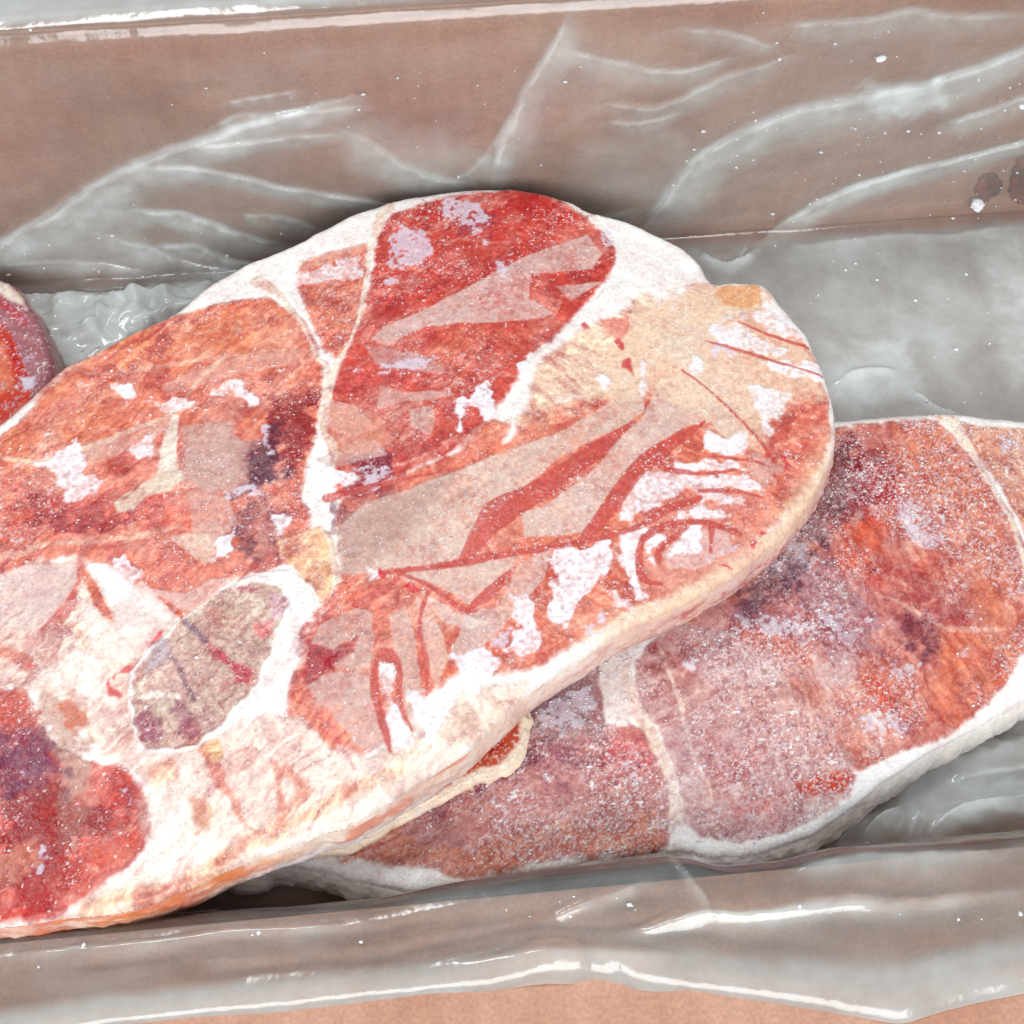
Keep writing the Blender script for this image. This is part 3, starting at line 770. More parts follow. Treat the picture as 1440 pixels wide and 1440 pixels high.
# --- hard white frost trapped under the film
def frost(s, a=.97, f=.55, rag=1.5, brk=0.0, col=FROST, cv=None):
    (cv or c).fill(s, col, a=a, f=f, rag=rag, warp=.25, lab='frost_patch', h=.0002, fr=1.0, keep=.02, brk=brk, tex=.6)
for s in ('1076,423 1093,432 1121,456 1139,484 1105,474 1075,462 1060,447', '992,456 1032,456 1063,472 1106,493 1093,503 1050,495 1014,484 996,472',
          '1069,507 1110,508 1154,517 1160,540 1121,528 1069,518', '1057,545 1112,555 1093,588 1084,618 1069,600 1066,576',
          '996,606 1014,615 1051,609 1057,631 1038,640 1005,636 990,630', '953,649 989,645 1038,651 1046,660 989,662 953,659',
          '904,658 925,664 947,666 985,666 1026,665 1050,672 1074,690 1068,696 1032,684 983,686 947,696 916,717 870,735 872,712 889,679',
          '985,692 1020,696 1050,702 1045,710 990,706', '959,720 989,713 1032,724 1030,734 985,728 958,730', '867,748 904,738 912,748 901,766 893,792 897,822 905,838 898,842 873,786',
          '783,772 815,775 852,764 860,783 833,837 815,850 800,878 785,876 770,866 779,819', '716,842 748,844 755,880 762,917 745,920 712,912 726,880',
          '962,745 985,740 985,772 972,778 940,790 935,782', '866,835 878,845 888,856 864,848', '918,745 936,755 930,770 915,775 918,790 910,788 908,760',
          '532,935 545,932 553,940 556,974 568,1010 582,1046 570,1058 556,1062 548,1018 536,968',
          '430,660 468,653 507,672 480,680 462,685 437,681', '25,654 72,645 105,618 119,633 116,669 146,676 125,700 101,713 83,687 72,658',
          '181,633 213,611 217,640 195,647', '213,564 245,562 274,568 260,582 224,575', '300,553 332,536 346,552 368,564 354,571 325,555',
          '130,797 173,781 199,813 178,835 155,850 141,820', '386,727 408,730 405,752 387,756', '300,770 329,748 330,777 303,788', '160,545 185,540 190,560 175,568',
          '652,560 655,560 652,608 645,608 641,566', '665,545 685,535 692,552 700,580 685,592 668,575', '725,512 750,505 755,515 735,522', '412,386 460,372 505,360 506,388 470,390 415,400',
          '500,495 508,500 510,520 500,520', '840,535 852,528 862,540 850,552', '972,497 990,510 985,530 975,525', '902,505 912,510 908,560 900,560', '70,600 82,606 76,616 68,612',
          '640,925 680,910 700,930 690,950 665,955 640,965', '560,962 600,985 640,980 635,1010 600,1040 590,1020', '505,800 525,795 545,806 525,812'):
    frost(s)
for s in ('541,335 559,318 602,326 618,348 602,378 552,384', '613,284 660,264 690,286 686,348 660,342 646,318 624,309', '540,385 560,392 550,418 540,405', '700,372 730,365 720,395 700,390',
          '845,320 868,330 872,345 850,350', '380,600 345,580 330,560 365,600 370,650 385,640', '300,690 350,680 380,700 330,710', '0,740 40,745 35,765 0,775', '500,660 560,655 560,680 520,690',
          '530,510 560,505 620,500 600,525 540,530', '40,1075 60,1060 55,1080 30,1095 0,1090', '50,1190 70,1180 65,1230 45,1235', '165,1105 185,1100 185,1120 170,1125', '85,1050 60,1070 20,1110 5,1125 20,1095 50,1062',
          '700,875 725,880 720,910 690,905', '820,880 850,860 860,870 835,890', '1000,770 1035,760 1050,770 1020,790 990,800', '1020,450 1060,440 1050,455', '990,480 1040,490 1060,505 1000,500'):
    frost(s, a=.8, brk=.45, rag=.9, f=.4, col=(226, 214, 228))
# --- crease lines
RL = (206, 92, 84)
for s, wd in (('535,805 600,799 650,792 735,778 830,760 900,740 940,715 985,700', [.8, 1.0, 1.6, 1.0, .8, 1.0, 1.6, 1.0]), ('560,806 600,825 650,858 668,862', [.5, .7, 1.0, .5]), ('652,862 690,835 722,800', [.6, 2.0, .4]),
              ('575,800 555,812', [.8, .5]), ('652,788 700,725 760,690 830,640 885,600', [1.6, 5.0, 3.6, 2.8, .8]), ('826,752 860,710 890,668 930,635 992,592', [2.0, 2.6, 2.6, 2.6, .4]),
              ('1000,640 1060,650 1075,655', [.5, .5, .3]), ('930,655 960,664 1030,662', [1.6, .8, .5]), ('985,690 1030,690 1072,700', [.6, .9, .3]), ('905,760 925,745 960,735 1000,738 1040,750', [1.0, 1.5, .8, 1.2, 1.0]),
              ('905,755 898,785 905,815 930,822', [.8, 1.2, 1.2, .6]), ('925,790 930,770 965,742', [1.0, 1.2, .7]), ('1000,745 1000,775', [.9, .5]), ('990,480 1060,500 1155,530', [.4, .7, .4]), ('1040,455 1080,470 1135,490', [.4, .6, .6]),
              ('960,520 1010,560 1060,610 1090,650', [.3, .5, .6, .4]), ('512,522 560,522 640,530', [.3, .7, .3]), ('640,553 700,525 740,505', [.7, .5, .3]), ('525,935 528,980 545,1040 550,1060', [.9, 1.2, .9, .4]),
              ('530,925 545,920 560,940 562,985 580,1030', [.7, 1.4, 1.0, .8, .4]), ('600,835 590,880 600,930 600,980', [.7, .6, .8, .3]), ('500,850 540,830 560,815', [1.2, 1.6, .5]), ('460,700 500,690 560,675 640,660', [1.6, 1.2, .8, .3])):
    c.line(s, wd, RL, a=.85, f=.3, rag=.12, warp=.2)
for s, wd in (('533,798 537,808', [.9, .9]), ('572,825 582,838', [.7, .9]), ('884,512 890,530', [1.0, .8]), ('868,485 876,492', [.7, .6]), ('1104,640 1110,652', [1.1, .9]), ('153,952 158,968 168,975', [.7, 1.3, .5]), ('160,950 185,930', [.5, .8]),
              ('1015,790 1030,798', [1.0, .8]), ('1060,765 1075,752', [.4, .5]), ('820,462 828,466', [.8, .6])):
    c.line(s, wd, (214, 52, 62), a=.85, f=.5, rag=.7, warp=.8)
c.fill('845,450 880,445 885,470 865,478 850,470', (232, 120, 108), a=.6, f=1.0, rag=1.0)
c.fill('1010,400 1072,400 1072,425 1055,438 1020,430 1005,415', (236, 178, 130), a=.9, f=.5, rag=.6)
# --- overall grain
MUS = np.clip((c.col[..., 0] - c.col[..., 1]) * 4, 0, 1)
c.tint(.0012, 53, .22, .2 + .8 * MUS); c.tint(.0007, 55, .2, .25 + .5 * MUS)
clump = sstep(.42, .66, fbm(c.X, c.Y, .011, 77, 4))
c.salt(.10, 69, (238, 214, 214), .4, .0005, (.25 + .75 * clump) * MUS)
mw = np.isin(c.lab, [i for i, n in enumerate(c.names) if n == 'marrow']).astype(float)
c.tint(.0010, 57, .3, mw); c.salt(.12, 70, (160, 106, 112), .4, .0009, mw); c.salt(.12, 72, (236, 214, 202), .6, .0008, mw); c.salt(.05, 61, (244, 234, 238), .75, .0007, clump); c.salt(.02, 64, (150, 70, 90), .5, .0008, clump * MUS)
c.salt(.012, 67, (248, 238, 236), .9, .0011)


def side_top(S, D, q, base, SX, SY):
    cc, f = side_basic(.5, .6, .3, 5, (238, 206, 188))(S, D, q, base, SX, SY)
    # orange streaky meat along the near left rim, frost under it
    k = sstep(-.045, -.075, SX) * sstep(.62, .1, q); n = sstep(.42, .6, fbm(S, D * 3, .008, 33, 4))
    cc = cc + (lin((228, 142, 92)) - cc) * (k * n * .9)[..., None]
    g = sstep(-.08, -.055, SX) * sstep(-.005, -.03, SX) * sstep(.35, .7, q + .25 * (fbm(S, D, .002, 8, 3) - .5))
    cc = cc + (lin((240, 232, 240)) - cc) * (g * .8)[..., None]
    # pink-lilac veil on the right-hand side
    r = sstep(.0, .05, SX)
    cc = cc + (lin((228, 196, 196)) - cc) * (r * .55 * sstep(.3, .6, fbm(S, D, .004, 12, 4)))[..., None]
    m = sstep(.56, .66, fbm(S, D * 1.4, .004, 15, 4)) * r * .7 * sstep(.05, .3, q)
    cc = cc + (lin((206, 92, 96)) - cc) * m[..., None]
    return cc, np.maximum(f, g)


c.build('pork_steak', .0175, side_top, 'largest pork steak, lying on top, with sawn bone and fogged wrinkled film', 'meat', 'frozen pork steaks in the box')
c.grains(clump * MUS, 1500, 3, .0001, .0003)

# =========================================================== the broad lower steak
LOW = Canvas('1010,640 1090,606 1180,590 1250,583 1330,580 1440,588 1520,600 1580,680 1585,820 1540,920 1480,965 1440,985 1400,1008 1330,1046 1260,1087 1210,1128 1160,1163 1100,1190 1040,1204 985,1202 '
             '960,1196 900,1200 800,1216 700,1232 620,1248 560,1250 500,1238 440,1222 380,1218 320,1230 300,1180 380,1080 520,980 700,880 850,760', .0205, 0, 0, .00032, 23)
c = LOW
c.col[:] = lin(FAT)
DUST = (206, 158, 154)
c.fill('1020,660 1100,625 1180,602 1250,594 1318,592 1350,618 1385,665 1412,712 1440,770 1455,850 1440,920 1400,980 1330,1036 1262,1060 1200,1082 1150,1040 1000,930 960,860', (214, 128, 110), f=1.0, rag=.6, lab='muscle', h=.0003, smooth=True)
c.fill('1340,594 1440,600 1520,612 1570,690 1570,820 1530,910 1480,950 1455,940 1465,860 1450,780 1425,715 1395,660 1365,620', (232, 176, 146), f=.7, rag=.6, lab='muscle', h=.0002)
c.fill('890,930 960,870 1040,900 1150,1000 1200,1070 1195,1085 1205,1110 1170,1145 1100,1172 1040,1186 985,1180 965,1160 950,1090 925,1020 895,1000', DUST, f=.7, rag=.5, lab='muscle', h=.0002)
c.fill('310,1190 400,1090 520,1000 700,900 830,900 850,960 870,1010 910,1028 938,1090 950,1150 952,1190 900,1194 800,1208 700,1220 640,1228 560,1218 500,1205 440,1196 380,1200', (196, 132, 126), f=.8, rag=.6, lab='muscle', h=.0002)
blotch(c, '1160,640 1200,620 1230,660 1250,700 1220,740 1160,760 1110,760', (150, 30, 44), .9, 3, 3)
blotch(c, '1190,650 1250,640 1260,700 1215,730 1180,720', (178, 46, 44), .8, 3, 2.5)
blotch(c, '1240,600 1310,600 1360,660 1400,740 1400,850 1360,800 1320,700 1260,660', (222, 130, 96), .75, 5, 2)
blotch(c, '1180,755 1250,715 1255,740 1220,780 1180,790', (220, 104, 72), .8, 2, 2)
blotch(c, '1180,770 1260,780 1330,830 1340,870 1270,850 1200,820', (196, 66, 52), .8, 3.5, 3)
blotch(c, '1260,850 1310,860 1330,910 1300,930 1260,900', (136, 34, 60), .9, 3, 3)
blotch(c, '1280,820 1340,820 1380,860 1340,890', (176, 48, 54), .7, 3, 3)
blotch(c, '1000,860 1080,800 1160,770 1200,830 1260,880 1200,930 1100,900 1020,890', (158, 106, 122), .85, 5, 3)
blotch(c, '1060,800 1120,750 1160,760 1130,810', (110, 50, 74), .85, 3, 3)  # purple holds the shade under the top steak's edge in the meat colour
blotch(c, '900,940 980,890 1060,890 1090,920 1000,940 940,990', (178, 96, 92), .7, 4, 3)
blotch(c, '1040,930 1180,920 1240,980 1220,1050 1130,1030 1050,990', (218, 168, 156), .8, 5, 3)
blotch(c, '1210,960 1240,950 1260,990 1245,1000', (222, 108, 80), .9, 1.5, 1.5)
blotch(c, '1330,940 1360,950 1350,1010 1300,1020', (222, 112, 82), .85, 2, 2)
blotch(c, '1330,890 1430,880 1440,930 1390,970 1340,940', (228, 126, 88), .8, 3, 2)
blotch(c, '960,1020 1060,1030 1100,1080 1080,1120 1000,1110', (184, 106, 106), .7, 4, 3)
blotch(c, '1040,1130 1080,1110 1120,1130 1100,1160 1050,1165', (206, 90, 88), .7, 3, 3)
c.fill('1112,1104 1135,1092 1185,1080 1198,1088 1180,1112 1150,1118 1120,1115', (214, 84, 46), f=.8, rag=.8, lab='muscle')
blotch(c, '1115,1105 1150,1095 1160,1112 1125,1114', (180, 46, 44), .7, 1.2, 1)
blotch(c, '1120,1130 1160,1125 1190,1110 1170,1150 1130,1160', (234, 196, 180), .6, 3, 2)
blotch(c, '740,980 830,940 860,1000 850,1040 780,1060 720,1050', (152, 124, 130), .85, 4, 3)
blotch(c, '600,1080 700,1030 840,1060 800,1090 660,1110 580,1130', (150, 76, 94), .75, 4, 3)
blotch(c, '850,1035 900,1030 930,1070 890,1080 850,1060', (220, 104, 104), .8, 3, 2)
blotch(c, '480,1190 600,1190 760,1180 900,1150 945,1160 940,1190 800,1205 640,1222 540,1212', (206, 122, 96), .8, 4, 2)
blotch(c, '450,1165 540,1160 560,1200 480,1196', (204, 126, 94), .8, 4, 2)
# fat
c.line('1318,580 1345,600 1372,640 1398,685 1420,735 1438,790 1450,840', [3.4, 2.6, 1.0, .9, .9, .9, .5], (246, 226, 208), f=.5, lab='fat_seam', h=.0003)
c.line('930,915 945,950 960,1000 972,1040 985,1080 1000,1130', [.3, .6, .7, .5, .5, .3], (234, 206, 190), f=.4, a=.85)
c.line('1240,840 1290,862 1340,885 1440,885', [.4, .9, .8, .5], (236, 186, 166), f=.6, a=.8)
c.line('925,1000 950,990 985,970', [.3, .5, .3], (230, 190, 178), f=.4, a=.7)
c.fill('835,925 878,908 885,940 884,990 880,1018 850,1018 848,980', (240, 226, 220), f=.7, rag=.5, lab='fat_pad', h=.0003)
c.line('880,940 892,990 915,1030 938,1080 950,1130 958,1180 965,1200', [1.2, 2.2, 2.0, 1.5, 1.6, 2.6, 5.5], (240, 216, 200), f=.8, rag=.4, lab='fat_seam', h=.0002)
c.fill('935,1195 955,1165 970,1160 985,1182 1040,1190 1100,1176 1150,1152 1190,1120 1200,1088 1262,1062 1332,1042 1385,1000 1440,935 1480,955 1440,990 1400,1012 1330,1050 1260,1091 1210,1132 1160,1167 1100,1194 1040,1208 985,1206',
       (254, 251, 248), f=.8, rag=.6, lab='fat_rim', h=.0002)
c.fill('300,1190 380,1206 440,1204 500,1212 560,1226 640,1236 700,1230 640,1250 560,1252 500,1242 440,1226 380,1222 310,1234', (250, 247, 243), f=.7, rag=.6, lab='fat_rim', h=.0002)
# frost veils
for s in ('1005,885 1060,850 1130,860 1190,890 1150,915 1080,900 1030,905', '1120,870 1180,850 1230,880 1200,910 1140,905', '1225,985 1270,995 1275,1030 1240,1050 1205,1030', '1260,930 1320,925 1325,960 1290,960 1270,990 1255,970',
          '1320,690 1345,690 1340,705 1315,710', '1355,900 1375,905 1370,925 1350,920', '960,940 985,905 995,925 975,950', '760,1090 790,1080 785,1110 765,1110', '1180,700 1215,680 1230,700 1190,715', '1390,610 1430,610 1440,630 1400,635',
          '870,1075 900,1065 890,1090 870,1090', '760,990 830,960 850,1000 790,1040 750,1030', '1000,760 1140,740 1160,800 1060,830', '1180,660 1230,640 1240,670 1200,690', '1260,690 1330,720 1360,780 1300,780 1250,740'):
    c.fill(s, (226, 216, 226), a=.75, f=.5, rag=1.4, warp=.6, lab='frost_patch', h=.0002, fr=1, keep=.05, brk=.6)
for s, col, al in (('1150,640 1190,610 1225,640 1215,700 1180,740 1130,770 1090,790 1110,740', (120, 18, 38), .9), ('1235,690 1265,670 1262,720 1230,735', (190, 44, 40), .8), ('1265,865 1300,862 1325,900 1305,925 1270,900', (118, 24, 54), .9),  # deep red meat, with the overhang's shade worked into the colour
                   ('1185,760 1240,775 1290,800 1270,840 1215,815', (190, 56, 46), .7), ('1280,830 1350,835 1360,865 1300,860', (160, 34, 48), .7), ('1030,840 1090,795 1130,790 1100,850 1050,870', (104, 52, 76), .7),  # the purple beside the overhang is shade put into the colour
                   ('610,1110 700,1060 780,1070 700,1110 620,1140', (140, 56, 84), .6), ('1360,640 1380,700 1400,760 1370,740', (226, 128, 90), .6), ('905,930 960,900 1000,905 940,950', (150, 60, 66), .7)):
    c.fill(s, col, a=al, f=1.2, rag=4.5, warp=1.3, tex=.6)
MUS = np.clip((c.col[..., 0] - c.col[..., 1]) * 4, 0, 1)
c.marble(.3, .008, .7, 191, muscle=MUS); c.marble(.3, .004, -.4, 195, muscle=MUS, col=(232, 180, 168))
rm = sstep(.5, .62, fbm(c.X, c.Y, .006, 181, 5)) * MUS * sstep(.07, .11, c.X)
c.col += (lin((178, 54, 56)) - c.col) * (rm * .38)[..., None]
vm = sstep(.42, .62, fbm(c.X, c.Y, .012, 185, 5)) * MUS
c.col += (lin((216, 194, 198)) - c.col) * (vm * (.10 + .28 * sstep(.02, .05, c.X) * sstep(.12, .09, c.X)))[..., None]
for s, col, al in (('1255,600 1320,600 1370,665 1405,735 1425,820 1420,900 1380,880 1385,800 1350,720 1300,660 1240,640', (224, 136, 106), .5), ('1330,900 1430,890 1440,930 1390,985 1330,1010 1290,990', (226, 140, 112), .45),
                   ('1185,765 1250,720 1258,745 1225,785 1185,795', (222, 104, 70), .8), ('1205,955 1240,950 1262,995 1240,1002', (222, 100, 66), .8), ('470,1195 600,1190 780,1178 920,1150 945,1165 940,1192 800,1206 640,1224 540,1214', (208, 124, 90), .6),
                   ('1190,640 1235,630 1262,670 1240,720 1200,715', (170, 36, 44), .6), ('1290,600 1330,600 1350,630 1300,640', (228, 138, 98), .6)):
    c.fill(s, col, a=al, f=1.5, rag=3.0, warp=1.2, tex=.5)
c.fibre(1.9, 158, .5, MUS * sstep(.05, .09, c.X)); c.fibre(.4, 159, .4, MUS * sstep(.09, .05, c.X))
c.tint(.005, 151, .25, .3 + .7 * MUS); c.tint(.0014, 153, .32, .3 + .7 * MUS)
clump = sstep(.3, .6, fbm(c.X, c.Y, .014, 177, 4)) * np.clip(.25 + MUS, 0, 1)
c.salt(.16, 161, (238, 226, 230), .5, .0009, clump); c.salt(.16, 168, (236, 220, 224), .55, .0005, .3 + .7 * clump); c.salt(.10, 163, (240, 228, 232), .7, .0006, clump)
c.salt(.10, 165, (140, 56, 76), .45, .0010, clump * MUS); c.salt(.03, 167, (248, 242, 242), .9, .0014, clump)
c.build('pork_steak', .0178, side_basic(.9, .05, .25, 8, (250, 244, 238)), 'frost-speckled pork steak with a white fat rim, lying underneath on the liner', 'meat', 'frozen pork steaks in the box', edge_prof=[(0, 0), (.7, .06), (1.5, .16), (2.2, .3), (2.6, .48), (2.5, .65), (2.0, .8), (1.0, .92), (-.6, 1)])
c.grains(np.where(c.fr > .6, 1.0, 0) + clump * .25, 3200, 4, .00012, .0004)

# =========================================================== the thin slice pinched between the two
MID = Canvas('455,1197 520,1176 600,1130 660,1100 712,1080 736,1048 742,1010 730,985 690,985 600,1010 500,1060 400,1130 380,1170 410,1190', .0246, 0, 0, .0004, 31)
c = MID
c.col[:] = lin((246, 228, 208))
c.fill('560,1140 640,1100 700,1074 728,1042 733,1004 690,990 600,1030 540,1080', (206, 96, 62), f=.8, rag=.6, lab='muscle')
c.fill('640,1085 700,1050 715,1015 640,1050', (196, 40, 34), f=1.2, rag=.8)
c.tint(.002, 71, .2)
c.salt(.16, 74, (240, 214, 204), .7, .0009); c.salt(.08, 73, (246, 238, 240), .8, .0007)
c.build('pork_slice', .0045, side_basic(.75, .1, .35, 12, (246, 226, 204)), 'thin sliver of meat with a pale fat edge squeezed between the two big steaks', 'meat', rim=.0012)

# =========================================================== the steak behind, cut by the edge of the picture
BACK = Canvas('-110,420 -60,398 -5,392 22,402 42,430 60,465 73,505 72,530 50,562 10,600 -40,640 -110,650 -140,540', .026, 0, 0, .00045, 41)
c = BACK
c.col[:] = lin((176, 116, 122))
c.fill('-110,470 -40,440 0,455 22,485 30,520 45,545 30,575 -20,620 -110,620', (212, 74, 46), f=1.0, rag=.8, lab='muscle', smooth=True)
c.fill('-110,480 -40,470 5,480 15,520 20,545 -20,570 -110,580', (224, 130, 100), f=1.5, rag=.8)
c.fill('-60,400 0,394 24,405 38,430 20,425 -10,410 -60,415', (240, 226, 208), f=1.0, rag=.8, lab='fat_rim')
c.line('-5,425 20,440 35,455', [1, 1.6, .8], (196, 84, 92), f=.8)
c.line('12,480 30,520 40,540', [1, 1.8, 1.2], (196, 40, 26), f=1)
c.tint(.002, 81, .25); c.salt(.12, 83, (214, 198, 214), .7, .0008)
c.fill('28,530 50,528 46,545 34,548', (226, 216, 230), f=.6, rag=.8, lab='frost_patch', fr=1)
c.salt(.03, 85, (250, 240, 240), .9, .0009)
c.build('pork_steak', .0235, side_basic(.4, .3, .4, 14, (206, 170, 172)), 'dark reddish steak end with a lilac frosted rim, half hidden behind the largest steak', 'meat', 'frozen pork steaks in the box')


# ------------------------------------------------------------------ the plastic liner
prof = np.array([(VB + .085, .0850), (VB + .05, .0965), (VB + .02, .1075), (VB + .006, .1110), (VB + .001, .1095), (VB - .002, .105), (VB - .0024, .09), (VB - .0026, .06), (VB - .003, .03),
                 (VB - .0035, .012), (VB - .006, .0055), (VB - .011, .003), (VB - .02, .0024), (VB - .06, .0022), (0, .0022), (VF + .05, .0022), (VF + .02, .0024), (VF + .011, .005), (VF + .0065, .012),
                 (VF + .006, .025), (VF + .0045, .034), (VF + .001, .0392), (VF - .005, .0400), (VF - .012, .0393), (VF - .0205, .0389), (VF - .0240, .0388), (VF - .0270, .0387), (VF - .0300, .0382), (VF - .0325, .0368), (VF - .0335, .0356)])
seg = np.linalg.norm(np.diff(prof, axis=0), axis=1); cum = np.concatenate([[0], np.cumsum(seg)])
STEP = .00072
# rounded corners: resample then average
ss = np.arange(0, cum[-1], STEP); pv = np.interp(ss, cum, prof[:, 0]); pz = np.interp(ss, cum, prof[:, 1])
ker = np.hanning(9); ker /= ker.sum()
pv = np.convolve(np.pad(pv, 4, 'edge'), ker, 'valid'); pz = np.convolve(np.pad(pz, 4, 'edge'), ker, 'valid')
tv = np.gradient(pv); tz = np.gradient(pz); ln = np.hypot(tv, tz) + 1e-12
nv, nz = -tz / ln, tv / ln
if nz[len(nz) // 2] < 0: nv, nz = -nv, -nz
uu = np.arange(-.228, .228, STEP)
U, S = np.meshgrid(uu, ss); SI = np.repeat(np.arange(len(ss))[:, None], len(uu), 1)
H = np.zeros(U.shape); HZ = np.full(U.shape, .09)
S_WT = np.interp(.105, prof[::-1][20:25, 1], prof[::-1][20:25, 0]) if False else None
def s_at(i): return cum[i]
s_top, s_bot, s_fl0, s_fl1, s_front = cum[5], cum[10], cum[11], cum[17], cum[21]


def to_us(px, surf):
    p = P(px) if isinstance(px, str) else px
    if surf == 'wall':
        n = np.array([E2[0], E2[1], 0]); w = on_plane(p, np.append(E2 * (VB - .003), 0), n)
        zz = w[:, 2]; s = np.interp(-zz, -prof[5:11, 1], cum[5:11]); s = np.where(zz > .105, s_top - (zz - .105), s)
    elif surf == 'floor':
        w = on_plane(p, (0, 0, .0024), (0, 0, 1)); v = w[:, :2] @ E2; s = np.interp(-v, -prof[11:18, 0], cum[11:18])
    else:
        w = on_plane(p, (0, 0, .039), (0, 0, 1)); v = w[:, :2] @ E2; s = np.interp(-v, -prof[20:, 0], cum[20:])
    return np.stack([w[:, :2] @ E1, s], 1)


WXu = (fbm(U, S, .02, 301, 4) - .5) * .008; WXs = (fbm(U, S, .02, 302, 4) - .5) * .006


def uwin(pts, pad):
    a = pts.min(0) - pad; b = pts.max(0) + pad
    i0, i1 = np.searchsorted(uu, [a[0], b[0]]); j0, j1 = np.searchsorted(ss, [a[1], b[1]])
    return (slice(j0, j1), slice(i0, i1))


def fold(px, surf, wid, ht, hz, sharp=1.3, warp=.6, flip=1):
    pts = smooth_open(to_us(px, surf)); wm = np.atleast_1d(np.asarray(wid, float)) * .001
    w = uwin(pts, wm.max() * 3 + .006)
    if U[w].size == 0: return
    XX = U[w] + WXu[w] * warp; YY = S[w] + WXs[w] * warp
    d, t = seg_dist(XX, YY, pts, False)
    # one flank of a fold is steep, the other runs out gently
    i = np.clip((t * (len(pts) - 1)).astype(int), 0, len(pts) - 2); tv_ = pts[i + 1] - pts[i]
    side = (XX - pts[i][..., 0]) * tv_[..., 1] - (YY - pts[i][..., 1]) * tv_[..., 0]
    d = np.where(side * flip > 0, d * 4.5, d * .8)
    ww = np.interp(t, np.linspace(0, 1, len(wm)), wm) * (1.7 if surf == 'wall' else 1.0); end = sstep(0, .12, t) * sstep(1, .85, t)
    k = np.exp(-(d / ww) ** sharp)
    H[w] += k * ht * .0007 * end
    st = fbm(t * .05 + U[w] * .15, d * 1.0, .0045, 311, 3)          # streaks that run along the fold
    HZ[w] += hz * (.75 * np.exp(-(d / (ww * 1.35)) ** 3) * np.clip(.45 + 1.05 * st, 0, 1.4) + .18 * np.exp(-(d / (ww * 2.6)) ** 2) + .55 * np.exp(-(d / (ww * .16)) ** 2) * sstep(.3, .6, st)) * (.35 + .65 * end) * (.7 + .6 * fbm(U[w], S[w], .012, 310, 3))  # the narrow spike paints a thin highlight along the fold edge as haze


def patch(px, surf, hz, f=4.0, crumple=0.0, cs=.01, rag=3.0):
    pts = to_us(px, surf); w = uwin(pts, .01 + f * .001)
    if U[w].size == 0: return
    X = U[w] + WXu[w]; Y = S[w] + WXs[w]
    d, _ = seg_dist(X, Y, pts, True); d = np.where(inside(X, Y, pts), d, -d) + (fbm(X, Y, .008, 322, 4) - .5) * .002 * rag
    m = sstep(-f * .001, f * .001, d)
    HZ[w] += hz * m * (.5 + fbm(X, Y, .012, 325, 5))
    if crumple:
        H[w] += m * crumple * .001 * crump(U[w], S[w], cs, 330)


def crump(X, Y, sc, seed):
    """creased sheet: sum of folded planes in random directions"""
    r = np.zeros(X.shape); rnd = np.random.RandomState(seed)
    wx = X + (fbm(X, Y, sc * 2, seed, 3) - .5) * sc * 1.2; wy = Y + (fbm(X, Y, sc * 2, seed + 1, 3) - .5) * sc * 1.2
    for i in range(7):
        a = rnd.uniform(0, math.pi); k = sc * rnd.uniform(.8, 2.4); p = rnd.uniform(0, 9)
        t = (wx * math.cos(a) + wy * math.sin(a)) / k + p
        r += np.abs(t - np.floor(t) - .5) * 2 * k / sc * (.3 + 1.2 * vn(X, Y, sc * 2.2, seed + 5 + i))
    return r / 7


# general slackness
H += (fbm(U * .7, S, .05, 340, 3) - .5) * .0022 + (fbm(U * .6, S, .014, 341, 3) - .5) * .0006
onwall = sstep(s_top, s_top + .01, S) * sstep(s_bot, s_bot - .008, S)
onfloor = sstep(s_bot, s_fl0 + .004, S) * sstep(s_fl1, s_fl1 - .006, S)
HZ += onwall * .05 + onwall * .10 * (fbm(U * .5, S, .02, 345, 4) - .3)
HZ += onfloor * (.38 + .25 * (fbm(U, S, .02, 346, 4) - .5))
# back wall
fold('-60,372 -10,350 60,310 130,268 200,232 280,200 350,178 420,158 500,138', 'wall', [2.5, 3.4, 4.2, 4.5, 4.0, 3.6, 3.0, 2.5, 1.5], 2.2, .52)
fold('195,236 260,238 330,248 400,262 480,276 570,292', 'wall', [2.5, 2.2, 2, 2, 2, 1.5], 1.4, .36)
fold('270,208 330,200 400,196 470,190', 'wall', [1.5, 2, 2, 1], 1.0, .3); fold('320,148 370,138 420,130', 'wall', [1, 1.3, .8], .6, .25); fold('300,178 350,165 430,160 520,150', 'wall', [1.4, 2, 2, 1], .8, .25)
fold('185,296 250,302 320,322 400,340', 'wall', [2, 3, 3.5, 2], 1.6, .4); fold('215,350 270,345 320,360 370,370', 'wall', [2, 3, 3, 2], 1.4, .35); fold('150,330 200,345 260,365 330,380', 'wall', [2, 3, 3, 2], 1.2, .28)
fold('0,372 60,366 140,368 220,380', 'wall', [1, 1.5, 1.5, 1], .8, .2); fold('340,300 400,305 450,320', 'wall', [2, 3, 2], .8, .25)
patch('40,330 190,262 210,330 230,385 60,385 0,370', 'wall', .18, 4, .6, .012)
fold('692,248 712,195 745,130 775,78 800,25', 'wall', [2, 3, 3.2, 2.6, 1.5], 1.4, .38); fold('640,255 690,215 720,160', 'wall', [1.5, 2, 1], .7, .18)
patch('460,190 560,175 690,215 720,265 600,270 500,240', 'wall', .16, 6); fold('495,190 540,215 590,245 660,258', 'wall', [2, 3.5, 4, 2], .9, .22)
fold('800,70 860,88 920,100 980,98 1030,84', 'wall', [1.5, 2.5, 2.5, 2, 1], .9, .28); fold('850,148 920,150 980,130 1040,105 1110,80', 'wall', [1.5, 2.6, 2.8, 2.4, 1.5], 1.0, .26); fold('860,170 900,172 950,160', 'wall', [1.2, 1.8, 1], .7, .2)
patch('820,200 930,180 1000,230 930,290 800,260', 'wall', .14, 6)
